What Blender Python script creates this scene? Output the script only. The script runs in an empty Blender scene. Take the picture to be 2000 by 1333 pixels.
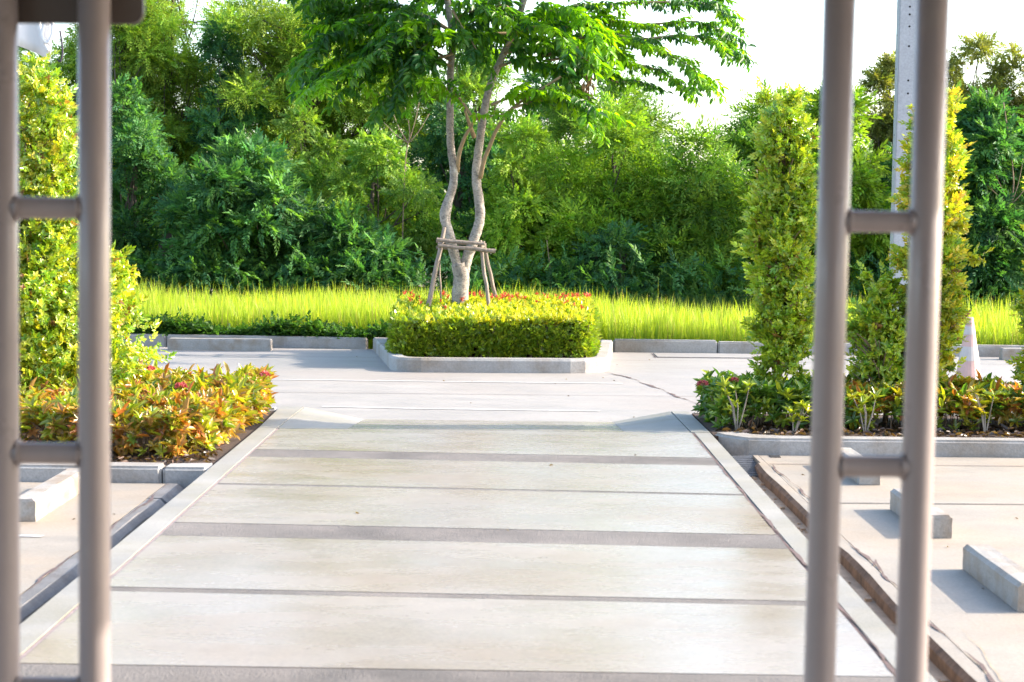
import bpy, bmesh, math, random
import numpy as np
from mathutils import Vector, Matrix, Euler

random.seed(7)
rng = np.random.default_rng(11)
R = math.radians
scene = bpy.context.scene
C = bpy.data.collections.new("place")
scene.collection.children.link(C)

# ---------------------------------------------------------------- camera
CAM_H, F_PX = 1.5, 3700.0
PITCH, ROLL = math.atan(238.5 / 3700), R(0.6)
cam = bpy.data.cameras.new("camera")
cam.sensor_width = 36.0
cam.lens = 36.0 * F_PX / 2000.0
cam.clip_start, cam.clip_end = 0.1, 2000
cam.dof.use_dof = True
cam.dof.focus_distance = 18.0
cam.dof.aperture_fstop = 5.6
camo = bpy.data.objects.new("camera", cam)
scene.collection.objects.link(camo)
CAM_M = Matrix.Rotation(math.pi / 2 - PITCH, 3, 'X') @ Matrix.Rotation(ROLL, 3, 'Z')
camo.matrix_world = Matrix.Translation((0, 0, CAM_H)) @ CAM_M.to_4x4()
scene.camera = camo

# ---------------------------------------------------------------- light
SUN_EL, SUN_AZ = R(27), R(8)          # azimuth measured from +X towards +Y
S = Vector((math.cos(SUN_EL) * math.cos(SUN_AZ), math.cos(SUN_EL) * math.sin(SUN_AZ), math.sin(SUN_EL)))
world = bpy.data.worlds.new("World")
scene.world = world
world.use_nodes = True
wn = world.node_tree
sky = wn.nodes.new("ShaderNodeTexSky")
sky.sky_type = 'NISHITA'
sky.sun_disc = False
sky.sun_elevation = SUN_EL
sky.sun_rotation = math.pi / 2 - SUN_AZ
sky.air_density = 1.0
sky.dust_density = 2.0
sky.ozone_density = 1.0
bg = wn.nodes["Background"]
bg.inputs["Strength"].default_value = 0.15
wn.links.new(sky.outputs[0], bg.inputs[0])
sun = bpy.data.lights.new("sun", 'SUN')
sun.energy = 2.8
sun.angle = R(0.5)
sun.color = (1.0, 0.89, 0.74)
suno = bpy.data.objects.new("sun", sun)
suno.rotation_euler = (-S).to_track_quat('-Z', 'Y').to_euler()
suno.location = S * 60
scene.collection.objects.link(suno)
scene.view_settings.view_transform = 'Standard'
scene.view_settings.look = 'None'
scene.view_settings.exposure = 2.18
scene.view_settings.gamma = 1.0
scene.view_settings.use_curve_mapping = False
scene.cycles.max_bounces = 8
scene.cycles.transparent_max_bounces = 8

# ---------------------------------------------------------------- helpers
def at(px, py, Y):
    """point at depth Y seen at photograph pixel (2000 px wide)"""
    d = CAM_M @ Vector(((px - 1000) / F_PX, -(py - 666.5) / F_PX, -1.0))
    return Vector((0, 0, CAM_H)) + d * (Y / d.y)

def tag(o, label=None, cat=None, group=None, kind=None):
    if label: o["label"] = label
    if cat: o["category"] = cat
    if group: o["group"] = group
    if kind: o["kind"] = kind
    return o

def thing(name, label, cat, loc, group=None):
    o = bpy.data.objects.new(name, None)
    o.empty_display_size = 0.1
    C.objects.link(o)
    o.location = loc
    return tag(o, label, cat, group)

def off(parent):
    v = Vector((0, 0, 0))
    while parent is not None:
        v += Vector(parent.location)
        parent = parent.parent
    return v

def link(name, me, parent=None):
    o = bpy.data.objects.new(name, me)
    C.objects.link(o)
    if parent is not None: o.parent = parent
    return o

class MB:
    def __init__(self): self.v = []; self.f = []
    def add(self, vs, fs):
        b = len(self.v)
        self.v += [tuple(p) for p in vs]
        self.f += [tuple(i + b for i in f) for f in fs]
        return self
    def prism(self, pts, z0, z1):
        """pts: counter-clockwise (x, y) or (x, y, ztop)"""
        n = len(pts)
        if sum(pts[i][0] * pts[(i + 1) % n][1] - pts[(i + 1) % n][0] * pts[i][1] for i in range(n)) < 0:
            pts = pts[::-1]
        vs = [(p[0], p[1], z0) for p in pts] + [(p[0], p[1], p[2] if len(p) > 2 else z1) for p in pts]
        fs = [tuple(range(n))[::-1], tuple(range(n, 2 * n))]
        fs += [(i, (i + 1) % n, n + (i + 1) % n, n + i) for i in range(n)]
        return self.add(vs, fs)
    def box(self, x0, x1, y0, y1, z0, z1):
        return self.prism([(x0, y0), (x1, y0), (x1, y1), (x0, y1)], z0, z1)
    def tube(self, pts, rad, n=8, cap=True, wob=0.0):
        pts = [Vector(p) for p in pts]
        m = len(pts)
        if not hasattr(rad, '__len__'): rad = [rad] * m
        vs = []
        ref = None
        for i in range(m):
            t = (pts[min(i + 1, m - 1)] - pts[max(i - 1, 0)]).normalized()
            if ref is None:
                ref = Vector((0, 1, 0)) if abs(t.y) < 0.8 else Vector((1, 0, 0))
            a = (ref - t * ref.dot(t)).normalized()
            b = t.cross(a)
            ref = a
            for k in range(n):
                an = 2 * math.pi * k / n
                r = rad[i] * (1 + random.uniform(-wob, wob))
                vs.append(pts[i] + (a * math.cos(an) + b * math.sin(an)) * r)
        fs = [(i * n + k, i * n + (k + 1) % n, (i + 1) * n + (k + 1) % n, (i + 1) * n + k)
              for i in range(m - 1) for k in range(n)]
        if cap:
            fs += [tuple(range(n))[::-1], tuple(range((m - 1) * n, m * n))]
        return self.add(vs, fs)
    def mesh(self, name, mat, origin=(0, 0, 0), bevel=0, smooth=False, segs=2):
        me = bpy.data.meshes.new(name)
        o = Vector(origin)
        me.from_pydata([tuple(Vector(p) - o) for p in self.v], [], self.f)
        if bevel:
            bm = bmesh.new(); bm.from_mesh(me)
            bmesh.ops.bevel(bm, geom=[e for e in bm.edges if e.calc_face_angle(0) > 0.5], offset=bevel, segments=segs,
                            affect='EDGES', clamp_overlap=True)
            bm.to_mesh(me); bm.free()
        if smooth:
            me.shade_smooth()
        me.materials.append(mat)
        me.update()
        return me
    def build(self, name, mat, parent=None, bevel=0, smooth=False, segs=2):
        return link(name, self.mesh(name, mat, off(parent) if parent is not None else (0, 0, 0), bevel, smooth, segs), parent)

def smooth_path(pts, n=6):
    """Catmull-Rom through points"""
    P = [Vector(p) for p in pts]
    P = [P[0] * 2 - P[1]] + P + [P[-1] * 2 - P[-2]]
    out = []
    for i in range(1, len(P) - 2):
        for k in range(n):
            t = k / n
            a, b, c, d = P[i - 1], P[i], P[i + 1], P[i + 2]
            out.append(0.5 * ((2 * b) + (c - a) * t + (2 * a - 5 * b + 4 * c - d) * t * t + (3 * b - a - 3 * c + d) * t ** 3))
    out.append(P[-2])
    return out

# ---------------------------------------------------------------- materials
def newmat(name):
    m = bpy.data.materials.new(name); m.use_nodes = True
    nt = m.node_tree
    return m, nt, nt.nodes["Principled BSDF"]

def noise(nt, vec, scale, detail=6, rough=0.6, sc=(1, 1, 1)):
    mp = nt.nodes.new("ShaderNodeMapping"); mp.inputs["Scale"].default_value = sc
    nt.links.new(vec, mp.inputs[0])
    n = nt.nodes.new("ShaderNodeTexNoise")
    n.inputs["Scale"].default_value = scale; n.inputs["Detail"].default_value = detail
    n.inputs["Roughness"].default_value = rough
    nt.links.new(mp.outputs[0], n.inputs["Vector"])
    return n.outputs["Fac"]

def ramp(nt, fac, stops):
    r = nt.nodes.new("ShaderNodeValToRGB")
    while len(r.color_ramp.elements) < len(stops): r.color_ramp.elements.new(0.5)
    for e, (p, c) in zip(r.color_ramp.elements, stops):
        e.position = p; e.color = (*c, 1) if len(c) == 3 else c
    nt.links.new(fac, r.inputs[0])
    return r.outputs[0]

def mixc(nt, fac, a, b, mode='MIX'):
    m = nt.nodes.new("ShaderNodeMix"); m.data_type = 'RGBA'; m.blend_type = mode
    if isinstance(fac, (int, float)): m.inputs[0].default_value = fac
    else: nt.links.new(fac, m.inputs[0])
    for i, x in ((6, a), (7, b)):
        if isinstance(x, tuple): m.inputs[i].default_value = (*x, 1)
        else: nt.links.new(x, m.inputs[i])
    return m.outputs[2]

def concrete(name, c, dark=0.75, stain=(0.5, 0.42, 0.32), stain_amt=0.5, rough=(0.45, 0.75), streak=0.4, bump=0.15, grain=60, sscale=0.7, spec=0.5):
    m, nt, b = newmat(name)
    g = nt.nodes.new("ShaderNodeNewGeometry").outputs["Position"]
    n1 = noise(nt, g, 0.9, 8, 0.65)
    n2 = noise(nt, g, grain, 4, 0.7)
    n3 = noise(nt, g, 1.7, 7, 0.68, (0.8, 1.7, 1.0))
    n5 = noise(nt, g, 9, 5, 0.7)
    n4 = noise(nt, g, sscale, 5, 0.6, (1, 1, 1))
    base = ramp(nt, n1, [(0.3, tuple(x * dark for x in c)), (0.65, c)])
    st = ramp(nt, n3, [(0.35, (1 - streak * 0.35,) * 3), (0.62, (1.0,) * 3)])
    col = mixc(nt, 1.0, base, st, 'MULTIPLY')
    sf = ramp(nt, n4, [(0.44, (0, 0, 0)), (0.70, (stain_amt,) * 3)])
    col = mixc(nt, sf, col, stain)
    col = mixc(nt, 1.0, col, ramp(nt, n5, [(0.28, (0.90,) * 3), (0.45, (1.0,) * 3), (0.75, (1.05,) * 3)]), 'MULTIPLY')
    gr = ramp(nt, n2, [(0.3, (0.80,) * 3), (0.68, (1.06,) * 3)])
    col = mixc(nt, 1.0, col, gr, 'MULTIPLY')
    nt.links.new(col, b.inputs["Base Color"])
    b.inputs["Specular IOR Level"].default_value = spec
    rr = ramp(nt, n3, [(0.3, (rough[0],) * 3), (0.7, (rough[1],) * 3)])
    nt.links.new(rr, b.inputs["Roughness"])
    bp = nt.nodes.new("ShaderNodeBump"); bp.inputs["Strength"].default_value = bump; bp.inputs["Distance"].default_value = 0.01
    nt.links.new(n2, bp.inputs["Height"]); nt.links.new(bp.outputs[0], b.inputs["Normal"])
    return m

def plain(name, c, rough=0.6, var=0.2, scale=12, bump=0.0, metal=0.0, sc=(1, 1, 1)):
    m, nt, b = newmat(name)
    g = nt.nodes.new("ShaderNodeNewGeometry").outputs["Position"]
    n = noise(nt, g, scale, 6, 0.65, sc)
    col = ramp(nt, n, [(0.3, tuple(x * (1 - var) for x in c)), (0.7, tuple(min(1, x * (1 + var)) for x in c))])
    nt.links.new(col, b.inputs["Base Color"])
    b.inputs["Roughness"].default_value = rough; b.inputs["Metallic"].default_value = metal
    if bump:
        bp = nt.nodes.new("ShaderNodeBump"); bp.inputs["Strength"].default_value = bump; bp.inputs["Distance"].default_value = 0.01
        nt.links.new(n, bp.inputs["Height"]); nt.links.new(bp.outputs[0], b.inputs["Normal"])
    return m

def leafmat(name, trans=0.45, rough=0.45, tcol=(1.25, 1.35, 0.45), spec=0.4):
    m, nt, b = newmat(name)
    a = nt.nodes.new("ShaderNodeAttribute"); a.attribute_name = "tint"
    nt.links.new(a.outputs["Color"], b.inputs["Base Color"])
    b.inputs["Roughness"].default_value = rough
    b.inputs["Specular IOR Level"].default_value = spec
    t = nt.nodes.new("ShaderNodeBsdfTranslucent")
    nt.links.new(mixc(nt, 1.0, a.outputs["Color"], tcol, 'MULTIPLY'), t.inputs[0])
    mx = nt.nodes.new("ShaderNodeMixShader"); mx.inputs[0].default_value = trans
    nt.links.new(b.outputs[0], mx.inputs[1]); nt.links.new(t.outputs[0], mx.inputs[2])
    nt.links.new(mx.outputs[0], nt.nodes["Material Output"].inputs[0])
    return m

M = {}
M['slab'] = concrete('trowelled_concrete', (0.315, 0.276, 0.240), 0.85, (0.235, 0.175, 0.115), 0.75, (0.16, 0.38), 0.18, 0.07, 48, 0.6, 0.38)
M['strip'] = concrete('grip_concrete', (0.185, 0.17, 0.16), 0.6, (0.22, 0.195, 0.18), 0.6, (0.8, 0.97), 0.3, 0.9, 70, 2.5, 0.2)
M['edge'] = concrete('edge_concrete', (0.285, 0.272, 0.248), 0.78, (0.21, 0.19, 0.13), 0.6, (0.5, 0.8), 0.3, 0.2, 80, 1.6)
M['road'] = concrete('road_concrete', (0.30, 0.278, 0.258), 0.84, (0.275, 0.232, 0.20), 0.6, (0.5, 0.75), 0.25, 0.1, 70, 0.35)
M['park'] = concrete('parking_concrete', (0.315, 0.277, 0.232), 0.83, (0.29, 0.21, 0.135), 0.7, (0.55, 0.8), 0.3, 0.15, 60, 0.9)
M['kerb'] = concrete('kerb_concrete', (0.35, 0.335, 0.32), 0.72, (0.2, 0.155, 0.11), 0.8, (0.6, 0.85), 0.1, 0.4, 50, 2.6)
M['old_shaded_strip'] = concrete('weathered_shaded_strip', (0.20, 0.195, 0.195), 0.6, (0.10, 0.09, 0.085), 0.8, (0.7, 0.9), 0.1, 0.6, 50, 3)  # dirt stained, with the walkway's shadow put into the darker tone
M['stop'] = concrete('cast_concrete', (0.35, 0.325, 0.295), 0.66, (0.21, 0.145, 0.09), 0.85, (0.6, 0.85), 0.1, 0.35, 70, 5)
M['dirt'] = plain('sandy_dirt', (0.33, 0.235, 0.16), 0.9, 0.35, 9, 0.5)
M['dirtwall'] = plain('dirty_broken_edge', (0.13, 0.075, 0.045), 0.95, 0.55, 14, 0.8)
M['soil'] = plain('dark_soil', (0.055, 0.032, 0.022), 0.95, 0.5, 30, 0.9)
M['mud'] = plain('field_mud', (0.10, 0.085, 0.04), 0.95, 0.3, 5, 0.4)
M['joint'] = plain('joint_filler', (0.10, 0.065, 0.06), 0.9, 0.4, 30)
M['seal'] = plain('pink_sealant', (0.27, 0.20, 0.185), 0.7, 0.3, 20)
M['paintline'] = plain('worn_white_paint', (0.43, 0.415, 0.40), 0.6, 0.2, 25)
def paintmat(name, c):
    m, nt, b = newmat(name)
    g = nt.nodes.new("ShaderNodeNewGeometry").outputs["Position"]
    a = noise(nt, g, 3, 6, 0.6, (5, 5, .5)); f = noise(nt, g, 38, 5, 0.75, (1, 1, .35)); d = noise(nt, g, 9, 8, .7)
    col = ramp(nt, a, [(0.3, tuple(x * .9 for x in c)), (0.7, tuple(x * 1.07 for x in c))])
    col = mixc(nt, ramp(nt, f, [(0.68, (0, 0, 0)), (0.74, (.55,) * 3)]), col, (.10, .075, .065))
    col = mixc(nt, ramp(nt, d, [(0.55, (0, 0, 0)), (0.75, (.35,) * 3)]), col, (.30, .265, .24))
    nt.links.new(col, b.inputs["Base Color"])
    nt.links.new(ramp(nt, d, [(0.35, (.26,) * 3), (0.7, (.48,) * 3)]), b.inputs["Roughness"])
    bp = nt.nodes.new("ShaderNodeBump"); bp.inputs["Strength"].default_value = .12; bp.inputs["Distance"].default_value = .004
    nt.links.new(d, bp.inputs["Height"]); nt.links.new(bp.outputs[0], b.inputs["Normal"])
    return m
M['gate'] = paintmat('grey_gloss_paint', (0.24, 0.207, 0.21))
M['plate'] = plain('brown_grey_paint', (0.075, 0.06, 0.056), 0.45, 0.08, 6)
M['iron'] = plain('grey_cast_iron', (0.16, 0.165, 0.18), 0.5, 0.3, 20, 0.2, 0.4)
def barkmat(name, c1, c2, c3):
    m, nt, b = newmat(name)
    g = nt.nodes.new("ShaderNodeNewGeometry").outputs["Position"]
    a = noise(nt, g, 5, 8, 0.7, (1, 1, .6)); f = noise(nt, g, 26, 6, 0.7, (1, 1, 1.8)); l = noise(nt, g, 11, 4, 0.6, (1, 1, .7))
    col = ramp(nt, a, [(0.34, c1), (0.5, c2), (0.66, c3)])
    col = mixc(nt, 1.0, col, ramp(nt, f, [(0.36, (.45,) * 3), (0.52, (1,) * 3)]), 'MULTIPLY')
    col = mixc(nt, ramp(nt, l, [(0.60, (0, 0, 0)), (0.68, (.8,) * 3)]), col, (.38, .37, .33))
    nt.links.new(col, b.inputs["Base Color"]); b.inputs["Roughness"].default_value = .9
    bp = nt.nodes.new("ShaderNodeBump"); bp.inputs["Strength"].default_value = .9; bp.inputs["Distance"].default_value = .015
    nt.links.new(f, bp.inputs["Height"]); nt.links.new(bp.outputs[0], b.inputs["Normal"])
    return m
M['bark'] = barkmat('mottled_bark', (.17, .14, .12), (.31, .27, .235), (.42, .37, .32))
M['limb'] = plain('young_bark', (0.25, 0.18, 0.10), 0.8, 0.25, 14, 0.3)
M['darkbark'] = plain('dark_bark', (0.085, 0.065, 0.05), 0.9, 0.4, 10, 0.5)
M['greybark'] = plain('grey_bark', (0.24, 0.20, 0.16), 0.9, 0.4, 10, 0.5)
M['twig'] = plain('twig_bark', (0.22, 0.15, 0.10), 0.85, 0.3, 20)
M['pole_wood'] = plain('weathered_wood', (0.22, 0.175, 0.145), 0.85, 0.4, 14, 0.6, 0, (3, 3, 0.5))
M['white_cloth'] = plain('white_cloth', (0.6, 0.6, 0.62), 0.8, 0.05, 4)
M['dark_cloth'] = plain('dark_cloth', (0.03, 0.02, 0.04), 0.8, 0.2, 4)
M['cone_pink'] = plain('faded_pink_plastic', (0.47, 0.30, 0.265), 0.55, 0.12, 8)
M['cone_white'] = plain('white_band', (0.42, 0.38, 0.36), 0.5, 0.1, 8)
M['rubber'] = plain('black_rubber', (0.03, 0.03, 0.03), 0.7, 0.2, 8)
M['post'] = concrete('pole_concrete', (0.40, 0.40, 0.42), 0.85, (0.36, 0.36, 0.38), 0.35, (0.6, 0.8), 0.0, 0.2, 40, 3)
M['hole'] = plain('hole_dark', (0.008, 0.008, 0.01), 0.9, 0.1, 5)
M['roof'] = concrete('roof_render', (0.20, 0.19, 0.18), 0.9, (0.15, 0.14, 0.13), 0.2, (0.7, 0.9))
M['leaf'] = leafmat('shrub_leaf', 0.36, 0.30, (1.2, 1.3, 0.35), 0.7)
M['treeleaf'] = leafmat('tree_leaf', 0.55, 0.38, (1.9, 1.8, 0.3), 0.45)
M['farleaf'] = leafmat('wood_leaf', 0.42, 0.55, (1.15, 1.3, 0.4), 0.2)
M['grass'] = leafmat('rice_blade', 0.50, 0.5, (1.25, 1.35, 0.45), 0.25)
M['petal'] = leafmat('petal', 0.35, 0.5, (1.2, 0.9, 0.9), 0.2)

# ---------------------------------------------------------------- foliage engine
def norm(a): return a / np.maximum(np.linalg.norm(a, axis=-1, keepdims=True), 1e-9)

def leaf_hi(base, d, n, L, W, droop=0.15, fold=0.25):
    """6-vertex leaf folded along its midrib: two quads"""
    d = np.array(d, float); d /= np.linalg.norm(d)
    n = np.array(n, float); n -= d * n.dot(d); n /= max(np.linalg.norm(n), 1e-6)
    s = np.cross(n, d); b = np.array(base, float)
    up = n * W * fold
    v = [b, b + d * L * .3 + s * W * .5 + up, b + d * L * .68 + s * W * .42 + up - n * L * droop * .4,
         b + d * L - n * L * droop, b + d * L * .68 - s * W * .42 + up - n * L * droop * .4, b + d * L * .3 - s * W * .5 + up]
    return v, [(0, 3, 2, 1), (0, 5, 4, 3)]

def leaf_lo(base, d, n, L, W, droop=0.1, fold=0.2):
    d = np.array(d, float); d /= np.linalg.norm(d)
    n = np.array(n, float); n -= d * n.dot(d); n /= max(np.linalg.norm(n), 1e-6)
    s = np.cross(n, d); b = np.array(base, float)
    v = [b, b + d * L * .45 + s * W * .5 + n * W * fold, b + d * L - n * L * droop, b + d * L * .45 - s * W * .5 + n * W * fold]
    return v, [(0, 3, 2, 1)]

class Template:
    def __init__(self): self.v = []; self.f = []; self.leaf = []; self.nl = 0
    def put(self, vf):
        v, f = vf; b = len(self.v)
        self.v += [np.array(x) for x in v]; self.f += [tuple(i + b for i in q) for q in f]
        self.leaf += [self.nl] * len(v); self.nl += 1
    def done(self):
        self.v = np.array(self.v, float); self.f = np.array(self.f, int); self.leaf = np.array(self.leaf); return self

def rosette(n, L, W, hi=True, el=40, seed=0):
    r = random.Random(seed); T = Template(); fn = leaf_hi if hi else leaf_lo
    for i in range(n):
        a = i * 2.4 + r.uniform(-.3, .3); e = R(el + r.uniform(-25, 25)); k = r.uniform(.7, 1.1)
        d = (math.sin(e), math.cos(e) * math.cos(a), math.cos(e) * math.sin(a))      # axis = +X
        T.put(fn((-0.02 * i / n, 0, 0), d, (1, r.uniform(-.4, .4), r.uniform(-.4, .4)), L * k, W * k, r.uniform(.05, .35), .22))
    return T.done()

def sprig(n, length, L, W, hi=False, seed=0, spread=55, droop=.12):
    """twig along +X, plane normal +Z, alternate leaves"""
    r = random.Random(seed); T = Template(); fn = leaf_hi if hi else leaf_lo
    for i in range(n):
        t = (i + 1) / n; sd = 1 if i % 2 else -1
        a = R(spread * (1 - .6 * t) + r.uniform(-12, 12)) * sd
        if i == n - 1: a = 0
        d = (math.cos(a), math.sin(a), r.uniform(-.25, .35)); k = r.uniform(.75, 1.1)
        T.put(fn((length * t, 0, -length * .25 * t * t), d, (r.uniform(-.35, .35), r.uniform(-.5, .5), 1), L * k, W * k, droop, .18))
    return T.done()

def spray_template(seed, length=.5, n=20, L=.15, W=.05):
    """arching twig (+X out, +Z up) hung with drooping leaves"""
    r = random.Random(seed); T = Template()
    for i in range(n):
        t = .08 + .92 * (i + 1) / n; sd = 1 if i % 2 else -1
        x = length * t; z = length * (.25 * t - .45 * t * t)
        yaw = R(r.uniform(25, 80)) * sd; pit = R(r.uniform(-80, 5))
        d = (math.cos(yaw) * math.cos(pit), math.sin(yaw) * math.cos(pit), math.sin(pit))
        k = r.uniform(.55, 1.2)
        if r.random() < .1: continue
        T.put(leaf_hi((x + r.uniform(-.01, .01), sd * .012, z), d, (r.uniform(-.1, .8), sd * r.uniform(-.3, .7), 1), L * k, W * k * r.uniform(.85, 1.15), r.uniform(.05, .35), .2))
    return T.done()

def scatter_arrays(T, P, ax, nr, sc, col, jit=.18):
    N = len(P); ax = norm(ax); nr = norm(nr - ax * np.sum(nr * ax, -1, keepdims=True)); sd = np.cross(nr, ax)
    t = T.v[None] * np.asarray(sc).reshape(N, 1, 1)
    V = P[:, None, :] + t[..., 0:1] * ax[:, None] + t[..., 1:2] * sd[:, None] + t[..., 2:3] * nr[:, None]
    k = len(T.v)
    Fc = (T.f[None] + (np.arange(N) * k)[:, None, None]).reshape(-1, 4)
    lj = 1 + rng.uniform(-jit, jit, (N, T.nl, 1))
    hue = rng.uniform(-jit, jit, (N, T.nl, 1)) * .6
    lc = col[:, None, :] * lj * np.concatenate([1 + hue, np.ones_like(hue), 1 - hue], -1)
    return V.reshape(-1, 3), Fc, lc[:, T.leaf].reshape(-1, 3)

def fast_mesh(name, parts, mat, origin=(0, 0, 0)):
    V = np.concatenate([p[0] for p in parts]); Cc = np.concatenate([p[2] for p in parts])
    Fs = []; b = 0
    for p in parts: Fs.append(p[1] + b); b += len(p[0])
    Fc = np.concatenate(Fs)
    V = V - np.array(origin)
    me = bpy.data.meshes.new(name)
    me.vertices.add(len(V)); me.vertices.foreach_set("co", V.astype(np.float32).ravel())
    me.loops.add(len(Fc) * 4); me.loops.foreach_set("vertex_index", Fc.astype(np.int32).ravel())
    me.polygons.add(len(Fc))
    me.polygons.foreach_set("loop_start", np.arange(0, len(Fc) * 4, 4, dtype=np.int32))
    me.polygons.foreach_set("loop_total", np.full(len(Fc), 4, dtype=np.int32))
    me.update(calc_edges=True)
    at_ = me.color_attributes.new("tint", 'FLOAT_COLOR', 'POINT')
    at_.data.foreach_set("color", np.concatenate([np.clip(Cc, .002, .95), np.ones((len(Cc), 1))], 1).astype(np.float32).ravel())
    me.materials.append(mat)
    return me

def palette(cols, N, w=None):
    cols = np.array(cols, float)
    a = cols[rng.choice(len(cols), N, p=w)]; b = cols[rng.choice(len(cols), N, p=w)]
    t = rng.uniform(0, .5, (N, 1))
    return a * (1 - t) + b * t

def rdir(N):
    return norm(rng.normal(size=(N, 3)))

def blob_scatter(blobs, N, inner=.55, fuzz=.12):
    """points on the shells of clump spheres (x, y, z, rx, ry, rz); the outward direction of each"""
    B = np.array(blobs, float)
    w = (B[:, 3] * B[:, 5]); w /= w.sum()
    i = rng.choice(len(B), N, p=w); d = rdir(N)
    d[:, 2] = np.where(d[:, 2] < -.5, -d[:, 2], d[:, 2])
    r = rng.uniform(inner, 1.0, (N, 1)) ** .6 + rng.normal(0, fuzz, (N, 1))
    return B[i, :3] + d * B[i, 3:6] * r, d, i

UP = np.array([0, 0, 1.0])
# ================================================================ GROUND
g = MB().add([(-400, -60, -.34), (400, -60, -.34), (400, 900, -.34), (-400, 900, -.34)], [(0, 1, 2, 3)]).build('ground', M['mud'])
tag(g, kind='structure')

# road: a concrete apron between the walkway and the back kerb
road = MB().box(-60, 60, 14.93, 23.28, -.3, -.12).build('road', M['road']); tag(road, kind='structure')
def ribbon(pts, w, z, jag=0.0, seed=1):
    """thin flat ribbon along pts"""
    r = random.Random(seed); b = MB(); vs = []
    P = [Vector((p[0], p[1], 0)) for p in pts]; Q = []
    for a, c in zip(P[:-1], P[1:]):
        n = max(1, int((c - a).length / .06)) if jag else 1
        for k in range(n):
            wl = len(Q) * .06; Q.append(a.lerp(c, k / n) + Vector((r.uniform(-jag, jag) * .3 + jag * (math.sin(wl * 5 + seed) + .6 * math.sin(wl * 13)) * .7, r.uniform(-jag, jag) * .3, 0)))
    Q.append(P[-1])
    for i, q in enumerate(Q):
        t = (Q[min(i + 1, len(Q) - 1)] - Q[max(i - 1, 0)]).normalized(); s = Vector((-t.y, t.x, 0))
        ww = w * (r.uniform(.25, 1.1) * max(.12, math.sin(i * .37 + seed) * .5 + .6) if jag else 1) * .5
        vs += [(q + s * ww).to_tuple()[:2] + (z,), (q - s * ww).to_tuple()[:2] + (z,)]
    b.add(vs, [(2 * i + 1, 2 * i + 3, 2 * i + 2, 2 * i) for i in range(len(Q) - 1)])
    return b
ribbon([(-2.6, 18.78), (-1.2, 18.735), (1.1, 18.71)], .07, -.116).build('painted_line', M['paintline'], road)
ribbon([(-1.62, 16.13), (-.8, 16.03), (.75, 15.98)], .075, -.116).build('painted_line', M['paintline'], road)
ribbon([(-14, 17.36), (14, 17.46)], .012, -.116).build('expansion_joint', M['joint'], road)
ribbon([(-14, 21.9), (14, 21.8)], .012, -.116).build('expansion_joint', M['joint'], road)
ribbon([(1.01, 20.15), (1.25, 19.22), (1.46, 17.92), (1.64, 16.7), (1.8, 15.4)], .045, -.1155, .018, 4).build('crack', M['joint'], road)
pl = MB().box(1.72, 2.9, 22.35, 23.0, -.13, -.108).build('cover_plate', M['road'], road, bevel=.004)
M['frame_dark'] = M['joint']
ribbon([(1.70, 22.33), (2.92, 22.33), (2.92, 23.02), (1.70, 23.02), (1.70, 22.33)], .015, -.1155).build('plate_gap', M['joint'], road)

# walkway
walk = tag(MB().box(-1.76, 1.39, -3, 13.38, -.30, -.03).build('walkway', M['slab']), kind='structure')
GL, GR = -1.652, 1.288
def yl(y0, k, x): return y0 - k * (x + .18)
CUTS = [(-3.0, 0), (5.84, .022), (6.22, .022), (7.42, .052), (7.50, .052), (8.73, .066), (9.11, .066), (10.42, .075), (10.47, .075), (11.68, .071), (12.05, .071), (13.38, 0)]
kinds = ['slab', 'strip', 'slab', 'strip', 'slab', 'strip', 'slab', 'strip', 'slab', 'strip', 'slab']
for (y0, k0), (y1, k1), kd in zip(CUTS[:-1], CUTS[1:], kinds):
    g_ = .003
    pts = [(GL + .006, yl(y0, k0, GL) + g_), (GR - .006, yl(y0, k0, GR) + g_), (GR - .006, yl(y1, k1, GR) - g_), (GL + .006, yl(y1, k1, GL) - g_)]
    if kd == 'slab': MB().prism(pts, -.028, 0).build('slab_panel', M['slab'], walk, bevel=.003)
    else: MB().prism(pts, -.028, -.001).build('grip_strip', M['strip'], walk)
MB().prism([(-1.79, -3), (GL - .006, -3), (GL - .006, 13.38), (-1.80, 13.38)], -.30, .001).build('edge_strip', M['edge'], walk, bevel=.008)
MB().prism([(GR + .006, -3), (1.403, -3), (1.42, 13.38), (GR + .006, 13.38)], -.30, .001).build('edge_strip', M['edge'], walk, bevel=.008)
MB().box(GL - .008, GL + .008, -3, 13.38, -.028, -.003).build('joint_seal', M['seal'], walk)
MB().box(GR - .008, GR + .008, -3, 13.38, -.028, -.004).build('joint_seal', M['joint'], walk)
ribbon([(GR, 4.5), (GR + .01, 8.0), (GR - .004, 11), (GR + .003, 13.3)], .02, .002, .006, 9).build('crack', M['joint'], walk)
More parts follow.
